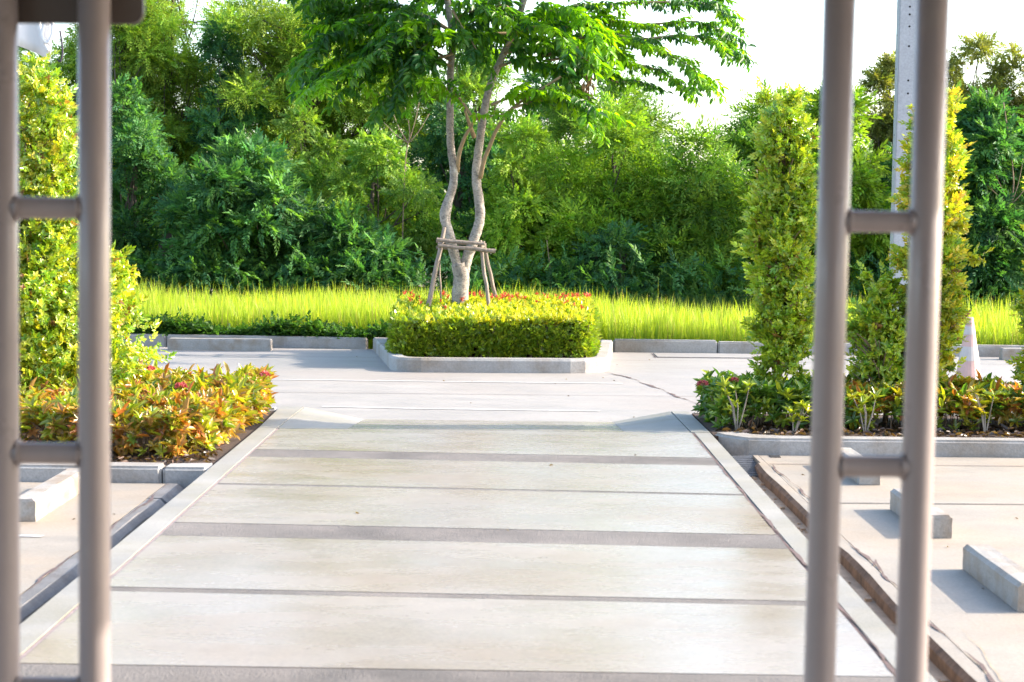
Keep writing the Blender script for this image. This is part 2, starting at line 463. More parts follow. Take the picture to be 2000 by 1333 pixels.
# dropped end: ramp in the middle, a flare on each side, level shoulders
XL, XR = -1.16, .80; RZ = -.095
MB().prism([(XL, 13.384, 0), (XR, 13.384, 0), (XR, 14.92, RZ), (XL, 14.92, RZ)], -.3, 0).build('ramp', M['slab'], walk)
def flare(xa0, xa1, ya, xb):
    b = MB(); n_ = 12
    for i in range(n_ + 1):
        t = i / n_
        for k in range(n_ + 1):
            u = k / n_; xs_ = xa0 + (xa1 - xa0) * t; su = u
            b.v.append((xs_ + (xb - xs_) * u, 13.384 + ((ya + (14.92 - ya) * u) - 13.384) * t, RZ * su * t))
    b.f += [(i * (n_ + 1) + k, i * (n_ + 1) + k + 1, (i + 1) * (n_ + 1) + k + 1, (i + 1) * (n_ + 1) + k) for i in range(n_) for k in range(n_)]
    if xb < xa0: b.f = [f[::-1] for f in b.f]
    b.build('flare', M['edge'], walk, smooth=True)
    e = MB(); top = [b.v[n_ * (n_ + 1) + k] for k in range(n_ + 1)]
    e.add(top + [(p[0], p[1], -.3) for p in top], [(k, k + 1, n_ + 2 + k, n_ + 1 + k) for k in range(n_)]); e.build('kerb_face', M['kerb'], walk)
flare(-1.655, -1.63, 14.92, XL - .002)
flare(1.27, 1.25, 14.86, XR + .002)
MB().prism([(-1.80, 13.384), (-1.658, 13.384), (-1.633, 14.92), (-1.83, 14.92)], -.3, .002).build('shoulder', M['edge'], walk, bevel=.008)
MB().prism([(1.273, 13.384), (1.42, 13.384), (1.40, 14.86), (1.253, 14.86)], -.3, .002).build('shoulder', M['edge'], walk, bevel=.008)

# parking on the left, with its broken edge strip and shallow gutter
lot = tag(MB().box(-30, -2.06, -6, 11.24, -.32, -.10).build('parking_bay', M['park']), kind='structure')
def edge_prism(xa, xb, y0, y1, z0, z1, jag, seed, side, n=60):
    """strip whose inner edge (side) is chipped"""
    r = random.Random(seed); b = MB(); rows = []
    for i in range(n + 1):
        y = y0 + (y1 - y0) * i / n; j = r.uniform(-jag, jag) + jag * .7 * math.sin(y * 3.1)
        a, c = (xa, xb + j) if side > 0 else (xa + j, xb)
        cz = z1 + r.uniform(-.004, .002)
        if side > 0: rows.append([(a, y, z0), (a, y, z1), (c - .035, y, cz), (c, y, z1 - .035), (c + .01, y, z0)])
        else: rows.append([(c, y, z0), (c, y, z1), (a + .022, y, cz), (a, y, z1 - .022), (a - .01, y, z0)])
    vs = [p for row in rows for p in row]
    fs = [(5 * i + k, 5 * i + k + 1, 5 * i + 5 + k + 1, 5 * i + 5 + k) for i in range(n) for k in range(4)]
    if side > 0: fs = [f[::-1] for f in fs]
    b.add(vs, fs); b.add(rows[0], [(0, 1, 2, 3, 4)]); b.add(rows[-1], [(4, 3, 2, 1, 0)])
    return b
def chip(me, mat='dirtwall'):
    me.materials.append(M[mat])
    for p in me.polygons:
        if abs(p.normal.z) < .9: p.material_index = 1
edge_prism(-2.05, -1.955, -6, 10.62, -.3, -.098, .012, 3, 1).build('edge_strip', M['old_shaded_strip'], lot)
edge_prism(-2.05, -1.94, 10.635, 11.23, -.3, -.096, .006, 5, 1, 8).build('edge_strip', M['old_shaded_strip'], lot)
ribbon([(-2.055, 5), (-2.057, 7.9), (-2.03, 9.6), (-2.035, 11.2)], .022, -.0945, .012, 6).build('crack', M['joint'], lot)
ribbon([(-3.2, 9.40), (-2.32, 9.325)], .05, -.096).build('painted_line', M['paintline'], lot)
tag(MB().box(-1.99, -1.80, -6, 11.3, -.33, -.19).build('gutter', M['dirt']), kind='structure')
# parking on the right
lot2 = tag(MB().box(1.70, 30, -6, 12.92, -.32, -.10).build('parking_bay', M['park']), kind='structure')
edge_prism(1.615, 1.695, -6, 12.50, -.3, -.098, .007, 8, -1).build('edge_strip', M['park'], lot2)
chip(bpy.data.meshes[-1] if False else lot2.children[-1].data)
MB().box(1.66, 1.695, 12.50, 12.92, -.3, -.099).build('edge_strip', M['park'], lot2)
ribbon([(1.695, 5.2), (1.70, 6.6), (1.695, 8.4), (1.735, 8.9)], .02, -.0945, .014, 12).build('crack', M['joint'], lot2)
ribbon([(1.70, 8.75), (1.69, 9.6), (1.735, 10.4), (1.74, 11), (1.72, 11.6), (1.722, 12.37)], .022, -.0943, .014, 13).build('crack', M['joint'], lot2)
ribbon([(1.71, 12.44), (8, 12.5)], .014, -.096).build('expansion_joint', M['joint'], lot2)
ribbon([(1.71, 10.72), (8, 10.86)], .02, -.096).build('expansion_joint', M['strip'], lot2)
ribbon([(1.72, 6.4), (1.78, 7.2), (1.80, 7.5)], .008, -.096, .01, 5).build('crack', M['dirt'], lot2)
for x, y in ((1.80, 12.84), (2.10, 12.66)):
    MB().box(x - .035, x + .035, y - .05, y + .05, -.099, -.0955).build('drain_hole', M['hole'], lot2)
tag(MB().box(1.36, 1.72, -6, 12.98, -.33, -.165).build('gutter', M['dirt']), kind='structure')
# trash and grit in the right gutter
gr = MB()
for i in range(90):
    y = random.uniform(6, 12.3); x = random.uniform(1.45, 1.6); s = random.uniform(.004, .014)
    gr.box(x - s, x + s, y - s, y + s, -.166, -.165 + s)
tag(gr.build('grit', M['dirt']), 'loose brown grit lying along the right hand gutter', 'grit', kind='stuff')

# drain grate at the head of the right gutter
gt = thing('drain_grate', 'grey ribbed drain grate closing the end of the right gutter', 'drain grate', (1.54, 12.55, -.13))
MB().add([(1.43, 12.20, -.16), (1.455, 12.20, -.16), (1.455, 12.90, -.10), (1.43, 12.90, -.10), (1.43, 12.20, -.2), (1.455, 12.20, -.2), (1.455, 12.90, -.2), (1.43, 12.90, -.2)],
         [(0, 1, 2, 3), (4, 7, 6, 5), (0, 4, 5, 1), (1, 5, 6, 2), (2, 6, 7, 3), (3, 7, 4, 0)]).build('grate_frame', M['iron'], gt)
bar0 = None
for i in range(11):
    y = 12.26 + i * .058
    z = -.16 + (y - 12.2) / .7 * .06
    if bar0 is None:
        bar0 = MB().prism([(1.457, y - .02), (1.648, y + .02), (1.648, y + .045), (1.457, y + .005)], z - .03, z + .006).build('grate_bar', M['iron'], gt, bevel=.003); y0b, z0b = y, z
    else:
        b_ = bar0.copy(); C.objects.link(b_); b_.location = (0, y - y0b, z - z0b)
MB().box(1.457, 1.649, 12.2, 12.92, -.215, -.19).build('grate_tray', M['hole'], gt)

# ---------------------------------------------------------------- kerbs
def kerb(pieces, mat='kerb'):
    k = bpy.data.objects.new('kerb', None); C.objects.link(k); k.location = pieces[0][0][0] + (-.1,)
    k["kind"] = 'structure'
    for pts, z0, z1 in pieces: MB().prism(pts, z0, z1).build('kerb_stone', M[mat], k, bevel=.018, segs=3)
    return k
# left bed, front kerb: one long stone and a short one beside the walkway
kerb([([(-6.0, 11.25), (-2.092, 11.255), (-2.092, 11.46), (-6.0, 11.43)], -.3, .0),
      ([(-2.084, 11.258), (-1.82, 11.26), (-1.80, 11.50), (-2.084, 11.46)], -.3, -.004)])
kerb([([(-9, 14.78), (-5.2, 14.78), (-5.2, 14.92), (-9, 14.92)], -.3, 0), ([(-5.19, 14.78), (-1.84, 14.78), (-1.84, 14.92), (-5.19, 14.92)], -.3, 0)])
# right bed
kerb([([(1.43, 13.30), (1.47, 13.16), (1.62, 12.96), (1.85, 12.93), (4.2, 12.95), (4.2, 13.14), (1.9, 13.13), (1.7, 13.2), (1.62, 13.36)], -.3, .015),
      ([(4.206, 12.95), (8.5, 12.98), (8.5, 13.17), (4.206, 13.14)], -.3, .015)])
kerb([([(1.42, 14.74), (5.0, 14.76), (5.0, 14.9), (1.42, 14.88)], -.3, 0), ([(5.01, 14.76), (9, 14.78), (9, 14.92), (5.01, 14.9)], -.3, 0)])
# back kerb along the rice field
kerb([([(-14, 23.9), (-7.0, 23.62), (-7.0, 23.78), (-14, 24.06)], -.3, .02), ([(-6.992, 23.62), (-4.3, 23.48), (-4.3, 23.64), (-6.992, 23.78)], -.3, .02),
      ([(-4.292, 23.48), (-1.78, 23.27), (-1.78, 23.43), (-4.292, 23.64)], -.3, .02)])
kerb([([(1.25, 23.23), (2.52, 23.19), (2.52, 23.37), (1.25, 23.39)], -.3, .035), ([(2.532, 23.19), (5.2, 23.08), (5.2, 23.26), (2.532, 23.37)], -.3, .02),
      ([(5.21, 23.08), (12, 22.9), (12, 23.08), (5.21, 23.26)], -.3, .02)])
# island kerb: a ring cast in one piece with rounded corners
def ring_pts(pts, inset):
    out = []
    n = len(pts)
    for i in range(n):
        a, b, c = Vector(pts[i - 1]), Vector(pts[i]), Vector(pts[(i + 1) % n])
        d1, d2 = (b - a).normalized(), (c - b).normalized()
        n1, n2 = Vector((-d1.y, d1.x)), Vector((-d2.y, d2.x))
        m_ = (n1 + n2).normalized(); out.append(tuple(b + m_ * (inset / max(.3, m_.dot(n1)))))
    return out
ISL = [(-1.71, 23.25), (-1.31, 20.28), (-1.275, 20.10), (-1.21, 19.96), (-1.10, 19.88), (-.95, 19.85), (.62, 19.93), (.78, 19.97), (.92, 20.08), (1.01, 20.24), (1.05, 20.42), (1.24, 23.25)]
inn = ring_pts(ISL, .15)
ik = MB(); n = len(ISL)
prof = [(0, -.3), (0, .005), (.12, .03), (.88, .032), (1, .02), (1, -.2)]
rows = []
for a, b in zip(ISL, inn):
    rows += [(a[0] + (b[0] - a[0]) * t, a[1] + (b[1] - a[1]) * t, z) for t, z in prof]
k_ = len(prof)
ik.add(rows, [(i * k_ + j, ((i + 1) % n) * k_ + j, ((i + 1) % n) * k_ + j + 1, i * k_ + j + 1) for i in range(n) for j in range(k_ - 1)])
tag(ik.build('kerb', M['kerb']), kind='structure')
def soil(name, pts, z):
    b = MB(); b.prism(pts, -.32, z); return tag(b.build(name, M['soil']), kind='structure')
soil('planting_bed', [(-6, 11.40), (-1.80, 11.44), (-1.83, 14.80), (-6, 14.80)], -.02)
soil('planting_bed', [(1.43, 13.22), (1.7, 13.15), (9, 13.12), (9, 14.80), (1.42, 14.80)], -.005)
soil('planting_bed', [tuple(p) for p in ring_pts(ISL, .14)], .0)
# leaf litter on the beds
lit = []
for (x0, x1, y0, y1, z, N) in ((-3.4, -1.86, 11.5, 12.3, -.012, 700), (1.5, 4.2, 13.2, 13.8, .006, 700)):
    P = np.stack([rng.uniform(x0, x1, N), rng.uniform(y0, y1, N), rng.uniform(z, z + .02, N)], 1)
    a = rdir(N); a[:, 2] *= .2
    T = Template(); T.put(leaf_hi((0, 0, 0), (1, 0, 0), (0, 0, 1), .06, .025, .3, .3)); T.done()
    lit.append(scatter_arrays(T, P, a, UP + rng.normal(0, .5, (N, 3)), rng.uniform(.5, 1.3, N), palette([(.08, .045, .032), (.15, .095, .07), (.045, .026, .02), (.11, .06, .038)], N)))
tag(link('leaf_litter', fast_mesh('leaf_litter', lit, M['leaf'])), 'dry brown leaf litter scattered on the dark planting soil', 'leaf litter', kind='stuff')

fp = []
for (x0, x1, y0, y1, z, N) in ((-1.7, 1.2, 15.1, 19.5, -.116, 10), (-1.6, 1.25, 9, 13.2, .004, 4), (1.8, 3.6, 8, 12.7, -.094, 6), (-3.2, -2.1, 9.4, 11.1, -.094, 4), (-2.6, 2.2, 19.6, 22.9, -.116, 12)):
    P = np.stack([rng.uniform(x0, x1, N), rng.uniform(y0, y1, N), np.full(N, z)], 1); a = rdir(N); a[:, 2] = .03
    fp.append(scatter_arrays(T, P, a, UP + rng.normal(0, .12, (N, 3)), rng.uniform(.25, .6, N), palette([(.14, .08, .04), (.22, .15, .07), (.08, .05, .03)], N)))
tag(link('fallen_leaves', fast_mesh('fallen_leaves', fp, M['leaf'])), 'a few dry leaves fallen on the paving and the road', 'fallen leaves', kind='stuff')

# ================================================================ RICE FIELD
tag(MB().add([(-40, 23.3, -.20), (40, 22.95, -.20), (40, 31, -.20), (-40, 31, -.20)], [(0, 1, 2, 3)]).build('field', M['mud']), kind='structure')
def blades(P, h, lean, w, col):
    N = len(P); a = rng.uniform(0, 2 * np.pi, N); d = np.stack([np.cos(a), np.sin(a), np.zeros(N)], 1)
    s = np.stack([-np.sin(a + rng.uniform(-1, 1, N)), np.cos(a), np.zeros(N)], 1); s = norm(s)
    h = h[:, None]; lean = lean[:, None]; w = w[:, None]
    rows = []
    for t, wf in ((0, .7), (.5, 1.0), (.85, .6), (1.0, .06)):
        c = P + UP * h * (t - .12 * t * t * (lean > .3)) + d * h * lean * t ** 2
        rows += [c + s * w * wf * .5, c - s * w * wf * .5]
    V = np.stack(rows, 1).reshape(-1, 3)
    q = np.array([(0, 1, 3, 2), (2, 3, 5, 4), (4, 5, 7, 6)])
    Fc = (q[None] + (np.arange(N) * 8)[:, None, None]).reshape(-1, 4)
    return V, Fc, np.repeat(col, 8, 0)
N = 78000
x = rng.uniform(-9.5, 10, N); yb = 23.75 - .03 * x + np.where(x < 1.2, .05, -.25)
y = yb + rng.uniform(0, 1, N) ** 1.35 * 5.2
clump = np.sin(x * 5.1 + 1.3 * np.sin(y * 3)) * np.sin(y * 6.3 + x) * .06 + np.sin(x * 1.7) * .03
h = .50 - .016 * x + clump + rng.normal(0, .085, N) + .05 * np.sin(x * .9 + 2) + (rng.uniform(0, 1, N) < .02) * rng.uniform(0, .22, N) + np.where(x > 5.2, rng.uniform(-.1, .12, N), 0)
P = np.stack([x, y, np.full(N, -.2)], 1)
dead = (rng.uniform(0, 1, (N, 1)) < .06)
col = palette([(.37, .44, .04), (.31, .40, .035), (.44, .47, .06), (.23, .34, .035)], N)
gb = blades(P, h, np.abs(rng.normal(.14, .16, N)), rng.uniform(.006, .013, N), np.where(dead, np.array([[.42, .33, .12]]), col))
tag(link('rice_grass', fast_mesh('rice_grass', [gb], M['grass'])), 'bright yellow green rice plants filling the field behind the kerb', 'rice field', kind='stuff')
# dark creeping weeds spilling over the back kerb on the left
N = 2600
x = -5.6 + rng.uniform(0, 1, N) * 4.2; yk = 23.5 - (x + 4.3) * .083
P = np.stack([x, yk + .12 + rng.uniform(0, .35, N), .0 + rng.uniform(0, 1, N) ** 2 * .13 * (1 + .6 * np.sin(x * 4))], 1)
tw = sprig(6, .10, .05, .035, False, 31)
a = rdir(N); a[:, 2] = np.abs(a[:, 2]) * .5
cr = scatter_arrays(tw, P, a, UP + rng.normal(0, .4, (N, 3)), rng.uniform(.8, 1.4, N), palette([(.05, .12, .02), (.08, .17, .03), (.04, .10, .02)], N))
tag(link('creeping_weeds', fast_mesh('creeping_weeds', [cr], M['farleaf'])), 'low dark green creeping weeds along the left back kerb', 'weeds', kind='stuff')

# ================================================================ WOOD BEHIND THE FIELD
T_FEATHER = [sprig(11, .34, .10, .032, False, s, 70) for s in (1, 2)]
T_BROAD = [sprig(13, .30, .10, .036, False, s, 60, .25) for s in (3, 4)]
T_SMALL = [sprig(10, .21, .066, .033, False, s, 55) for s in (5, 6)]
T_FINE = [sprig(13, .30, .062, .026, False, s, 65) for s in (7, 8)]
GREEN = {'dark': [(.055, .16, .055), (.08, .20, .06), (.032, .105, .045), (.13, .26, .06)],
         'mid': [(.16, .29, .045), (.22, .35, .05), (.10, .22, .045), (.28, .40, .05)],
         'yellow': [(.22, .36, .035), (.29, .42, .045), (.14, .28, .035), (.26, .38, .04)],
         'lime': [(.24, .37, .05), (.30, .42, .06), (.17, .31, .05), (.34, .42, .05)],
         'olive': [(.20, .21, .05), (.26, .24, .07), (.14, .17, .045), (.24, .26, .05)]}
def far_tree(name, label, cat, px, Y, top_py, hw_px, tmpl, pal, n, base_z=-.2, crown_from=.0, sparse=False, trunk=None, seed=0, depth=.8, blobs_n=16, group='trees along the edge of the wood', bark='darkbark'):
    r = random.Random(seed)
    top = at(px, top_py, Y); hw = hw_px / F_PX * Y
    X, zt = top.x, top.z
    root = thing(name, label, cat, (X, Y, base_z), group)
    zb = base_z + (zt - base_z) * crown_from
    cz, rz = (zt + zb) / 2, (zt - zb) / 2
    blobs = []
    for i in range(int(blobs_n * (2.4 if sparse else 1.6))):
        for _ in range(30):
            u = Vector((r.uniform(-1, 1), r.uniform(-1, 1), r.uniform(-1, 1)))
            if u.length < 1: break
        br = hw * r.uniform(.15, .32) * (.75 if sparse else 1)
        zz = cz + u.z * max(.05, rz - br * .75)
        wid = 1.0 if (crown_from < .2 and zz < cz) or (sparse and zz < cz + rz * .55) else math.sqrt(max(.15, 1 - (abs(zz - cz) / max(rz, .1)) ** 2 * .8))
        blobs.append((X + u.x * max(.05, hw - br * .6) * wid, Y + u.y * hw * depth, zz, br, br, br * r.uniform(.42, .75)))
    if not sparse: blobs.append((X + r.uniform(-.2, .2) * hw, Y, zt - hw * .24, hw * .3, hw * .3, hw * .24))
    parts = []
    for T in tmpl:
        k = int(n * 1.0) // len(tmpl)
        P, d, bi = blob_scatter(blobs, k, .62 if not sparse else .25, .12 if not sparse else .30)
        P[:, 2] = np.maximum(P[:, 2], base_z + .05)
        ax = norm(d * .7 + rdir(k) * .7 + np.array([0, 0, -.12]))
        nr = UP * .7 + rdir(k) * .8 + d * .3 + np.array([.2, -.25, 0])
        bt = rng.uniform(.6, 1.4, (len(blobs), 1))
        parts.append(scatter_arrays(T, P, ax, nr, rng.uniform(.75, 1.3, k), palette(GREEN[pal], k) * bt[bi], .15))
    link('crown', fast_mesh('crown', parts, M['farleaf'], root.location), root)
    tb = MB()
    if trunk: path = [at(*p, Y + .1) for p in trunk]
    else: path = [Vector((X, Y, base_z - .1)), Vector((X + r.uniform(-.15, .15), Y + .05, cz * .6)), Vector((X + r.uniform(-.2, .2), Y, cz + rz * .5))]
    sp = smooth_path(path, 5); r0 = .05 + .018 * (zt - base_z)
    tb.tube(sp, [r0 * (1 - .75 * i / (len(sp) - 1)) for i in range(len(sp))], 7, True, .08)
    for b in blobs[::1 if sparse else 2]:
        j = r.randrange(len(sp) // 3, len(sp)); s0 = sp[j]; e0 = Vector(b[:3])
        mid = s0.lerp(e0, .5) + Vector((r.uniform(-.1, .1), r.uniform(-.1, .1), -.1))
        tb.tube(smooth_path([s0, mid, e0], 3), [.022, .02, .018, .016, .013, .01, .008][:7], 5)
    tb.build('trunk', M[bark], root, smooth=True)
    return root

FT = far_tree
# tall trees that stand out above the thicket
FT('tall_tree', 'tall airy tree with fine yellow green leaves at the upper left, white sky showing through', 'tree', 330, 36.5, -190, 165, T_FINE, 'lime', 6600, crown_from=.18, sparse=True, seed=1, blobs_n=24)
FT('tall_tree', 'tall sparse tree with a dark leaning trunk left of the staked tree', 'tree', 545, 35.5, -120, 150, T_FINE, 'lime', 6000, crown_from=.2, sparse=True, seed=2, blobs_n=20, trunk=[(470, 560), (545, 310), (600, 215), (660, 130), (700, 20)])
FT('tall_tree', 'tall leafy tree partly hidden by the left gate posts', 'tree', 150, 36, 40, 120, T_FINE, 'lime', 4200, crown_from=.15, sparse=True, seed=3, blobs_n=20)
FT('tall_tree', 'tall green tree just outside the left gate post', 'tree', -60, 36, -60, 130, T_SMALL, 'mid', 1600, crown_from=.3, seed=4)
FT('tall_tree', 'dark ivy wrapped tree between the two airy left trees', 'tree', 440, 35, 60, 75, T_SMALL, 'dark', 2600, crown_from=.1, seed=5, blobs_n=22)
FT('tall_tree', 'yellow green tree glowing behind the staked tree crown', 'tree', 740, 36.5, 10, 140, T_FINE, 'lime', 6000, crown_from=.15, sparse=True, seed=6, blobs_n=20)
FT('tall_tree', 'mid green tree behind the twin trunks', 'tree', 930, 36, 90, 120, T_SMALL, 'mid', 2600, crown_from=.2, seed=7, blobs_n=20)
FT('tall_tree', 'feathery green tree right of the staked tree, below its long leafy branch', 'tree', 1230, 36, 172, 110, T_FEATHER, 'mid', 2600, crown_from=.15, seed=8, blobs_n=20)
FT('tall_tree', 'olive topped tree rising behind the concrete utility pole', 'tree', 1735, 36, 75, 62, T_SMALL, 'olive', 2400, crown_from=.2, sparse=True, seed=9, blobs_n=18)
FT('tall_tree', 'tall olive tree at the upper right with ragged sparse crown', 'tree', 1900, 37, 66, 125, T_SMALL, 'olive', 4400, crown_from=.15, sparse=True, seed=10, blobs_n=24)
FT('tall_tree', 'olive green tree at the right edge of the picture', 'tree', 2070, 36, 62, 110, T_SMALL, 'olive', 3000, crown_from=.2, sparse=True, seed=11, blobs_n=20)
FT('tall_tree', 'dull green tree under the drooping left crown of the staked tree', 'tree', 640, 37, 140, 120, T_SMALL, 'mid', 2600, crown_from=.1, seed=12, blobs_n=20)
FT('tall_tree', 'dark green tree low behind the tall airy left tree', 'tree', 320, 37.5, 130, 130, T_SMALL, 'mid', 2600, crown_from=.1, seed=13, blobs_n=20)
FT('tall_tree', 'dark green tree between the right trunk and the seed cluster', 'tree', 1085, 37, 140, 110, T_SMALL, 'dark', 2600, crown_from=.1, seed=14, blobs_n=20)
FT('tall_tree', 'low yellow green tree right of the open sky, behind the tall right shrub', 'tree', 1580, 36.5, 200, 100, T_SMALL, 'mid', 2000, crown_from=.1, seed=15, blobs_n=18)
FT('tall_tree', 'ragged olive tree just right of the right gate post', 'tree', 1862, 36.5, 78, 62, T_SMALL, 'olive', 2200, crown_from=.15, sparse=True, seed=16, blobs_n=16)
FT('tall_tree', 'ragged olive tree near the upper right corner', 'tree', 1975, 36.4, 84, 62, T_SMALL, 'olive', 2200, crown_from=.15, sparse=True, seed=17, blobs_n=16)
FT('tall_tree', 'airy lime green tree right beside the left gate plate', 'tree', 235, 35.8, -90, 105, T_FINE, 'lime', 3600, crown_from=.3, sparse=True, seed=18, blobs_n=18)
FT('tall_tree', 'airy lime green tree above the leaning trunk, left of the staked tree crown', 'tree', 625, 37, -60, 110, T_FINE, 'lime', 3800, crown_from=.3, sparse=True, seed=19, blobs_n=18)
# the front of the thicket
G2 = 'bushes along the front of the wood'
FT('bush', 'big dark bush with broad drooping leaves left of the staked tree', 'bush', 470, 31.2, 290, 175, T_BROAD, 'dark', 4600, seed=21, blobs_n=22, group=G2)
FT('bush', 'dark green bush right beside the left gate post', 'bush', 255, 32, 175, 105, T_SMALL, 'dark', 2600, seed=22, blobs_n=20, group=G2)
FT('bush', 'green bush half hidden behind the left gate posts and tall shrub', 'bush', 60, 32, 210, 120, T_SMALL, 'mid', 2000, seed=23, blobs_n=18, group=G2)
FT('bush', 'leafy dull green bush just left of the twin trunks', 'bush', 735, 32.4, 270, 140, T_SMALL, 'mid', 3300, seed=24, blobs_n=22, group=G2)
FT('bush', 'low blue green bush under the leafy bush left of the prop', 'bush', 690, 30.9, 440, 120, T_BROAD, 'dark', 2000, seed=25, blobs_n=14, group=G2)
FT('bush', 'deep green bush filling the gap directly behind the twin trunks', 'bush', 900, 33.6, 210, 110, T_SMALL, 'dark', 2800, seed=26, blobs_n=20, group=G2)
FT('bush', 'yellow green bush just right of the twin trunks', 'bush', 1025, 31.8, 250, 100, T_SMALL, 'yellow', 2600, seed=27, blobs_n=20, group=G2)
FT('bush', 'wide sunlit yellow green bush under the hanging seed cluster', 'bush', 1185, 32.2, 215, 150, T_FEATHER, 'yellow', 3400, seed=28, blobs_n=24, group=G2)
FT('bush', 'low dull green bush at the field edge right of the clipped hedge', 'bush', 1200, 30.9, 450, 130, T_SMALL, 'dark', 1500, seed=29, blobs_n=14, group=G2)
FT('bush', 'dense green bush below the open patch of sky', 'bush', 1370, 31.6, 275, 110, T_FEATHER, 'mid', 2800, seed=30, blobs_n=20, group=G2)
FT('bush', 'green bush showing left of the tall clipped shrub on the right', 'bush', 1490, 33, 205, 95, T_FEATHER, 'mid', 2400, seed=31, blobs_n=20, group=G2)
FT('bush', 'pale yellow green bush arching between the right shrub and gate post', 'bush', 1625, 31, 195, 105, T_BROAD, 'yellow', 3200, seed=32, blobs_n=20, group=G2)
FT('bush', 'dark bush at the foot of the concrete utility pole', 'bush', 1750, 31.5, 300, 90, T_SMALL, 'dark', 2200, seed=33, blobs_n=18, group=G2)
FT('bush', 'big dark green bush right of the gate beneath the olive tree', 'bush', 1935, 30.5, 210, 110, T_BROAD, 'dark', 3800, seed=34, blobs_n=22, group=G2)
FT('bush', 'dark bush continuing past the right edge of the picture', 'bush', 2110, 31, 190, 110, T_SMALL, 'dark', 1500, seed=35, blobs_n=16, group=G2)
FT('bush', 'mid green bush low between the right trunk and the sunlit bush', 'bush', 1095, 34, 185, 95, T_SMALL, 'mid', 2600, seed=36, blobs_n=20, group=G2)
FT('bush', 'dull green bush behind the big dark bush, left of the prop', 'bush', 600, 34.2, 225, 100, T_SMALL, 'mid', 2600, seed=37, blobs_n=20, group=G2)
# thin bare saplings that show in the thicket
for i, (pp, lab) in enumerate(([[(790, 340), (800, 260), (790, 205)], 'thin bare forked sapling left of the twin trunks'], [[(1945, 540), (1975, 400), (1978, 330), (1960, 200)], 'thin pale leaning trunk at the right edge'],
                         [[(1070, 590), (1075, 540), (1068, 470)], 'thin pale sapling stem right of the wooden prop'])):
    Yt = (31.9, 30.0, 30.6)[i]; p0 = at(*pp[0], Yt)
    rt = thing('sapling', lab, 'sapling', (p0.x, Yt, -.2), 'thin saplings in front of the thicket')
    pth = smooth_path([Vector((p0.x - .05, Yt, -.25))] + [at(*p, Yt) for p in pp], 5)
    MB().tube(pth, [(.014 if i != 1 else .02) * (1 - .6 * k / len(pth)) for k in range(len(pth))], 6).build('trunk', M['twig'], rt, smooth=True)
    e = pth[len(pth) // 2]; bb = MB()
    for dx, dz in () if i == 2 else ((.35, .5), (-.3, .6), (.2, .8), (-.42, .35)):
        bb.tube(smooth_path([e, e + Vector((dx * .5, 0, dz * .4)), e + Vector((dx, .05, dz))], 3), [.010, .009, .008, .007, .006, .005, .004], 5)
    bb.build('branch', M['twig'], rt, smooth=True)
# darkness and depth behind: far leaf mass, and undergrowth at the field edge
bl = [(x_, 39.5 + random.uniform(-1, 1.5), random.uniform(.3, 1.7 if not 2.6 < x_ < 6.5 else 1.0), 1.25, 1.0, 1.0) for x_ in np.linspace(-13, 13, 44)]
pp = []
for T in T_BROAD:
    P, d, bi = blob_scatter(bl, 7000, .4, .1)
    P[:, 2] = np.maximum(P[:, 2], -.25)
    pp.append(scatter_arrays(T, P, norm(d + rdir(7000) * .7), UP + rdir(7000) * .6, rng.uniform(1.0, 1.7, 7000), palette(GREEN['dark'], 7000)))
tag(link('far_wood', fast_mesh('far_wood', pp, M['farleaf'])), 'dark mass of wood far behind the bushes', 'wood', kind='stuff')
N = 5200
x = rng.uniform(-11, 11, N)
P = np.stack([x, 29.7 + rng.uniform(0, 1.6, N) - .05 * np.maximum(x, 0), -.2 + rng.uniform(0, 1, N) ** 1.6 * 1.0], 1)
u1 = scatter_arrays(T_BROAD[0], P, rdir(N) + UP * .4, UP + rdir(N) * .7, rng.uniform(.6, 1.1, N), palette(GREEN['dark'], N))
N = 6000
x = np.concatenate([rng.uniform(1.4, 5, N // 2), rng.uniform(-10, 10, N // 2)])
P = np.stack([x, 29.3 + rng.uniform(0, .8, N) - .05 * np.maximum(x, 0), np.full(N, -.2)], 1)
u2 = blades(P, rng.uniform(.25, .62, N), np.abs(rng.normal(.35, .2, N)), rng.uniform(.008, .016, N), palette([(.06, .12, .03), (.09, .15, .035)], N))
tag(link('undergrowth', fast_mesh('undergrowth', [u1, u2], M['farleaf'])), 'dark tangled undergrowth and tall grass at the foot of the wood', 'undergrowth', kind='stuff')

# ================================================================ STAKED TREE ON THE ISLAND
TY = 22.3
tree = thing('young_tree', 'young tree with two pale trunks and drooping glossy leaves on the island', 'tree', (at(900, 640, TY).x, TY, 0))
def px_path(pts, Y0, Y1=None, n=6):
    Y1 = Y0 if Y1 is None else Y1
    m = len(pts) - 1
    return smooth_path([at(p[0], p[1], Y0 + (Y1 - Y0) * i / m) for i, p in enumerate(pts)], n)
base = px_path([(899, 700), (899, 640), (899, 575), (901, 540), (896, 515)], TY)
left_trunk = px_path([(899, 560), (896, 530), (887, 495), (877, 455), (869, 425), (875, 395), (885, 362), (886, 330), (880, 280), (879, 215), (880, 140), (884, 80), (876, 20), (868, -60), (860, -150)], TY, TY - .1, 5)
right_trunk = px_path([(901, 560), (906, 530), (914, 500), (926, 468), (937, 430), (936, 395), (931, 360), (931, 325), (938, 270), (946, 215), (960, 160), (984, 105), (1003, 60), (1021, 10), (1038, -60), (1050, -150)], TY, TY + .1, 5)
tb = MB()
rp = lambda n, a, b: [a + (b - a) * i / (n - 1) for i in range(n)]
tb.tube(base, rp(len(base), .108, .092), 14, True, .05)
tb.tube(left_trunk, [.064 - .033 * i / (len(left_trunk) - 1) + .012 * math.exp(-((i - 22) / 2.5) ** 2) for i in range(len(left_trunk))], 12, True, .06)
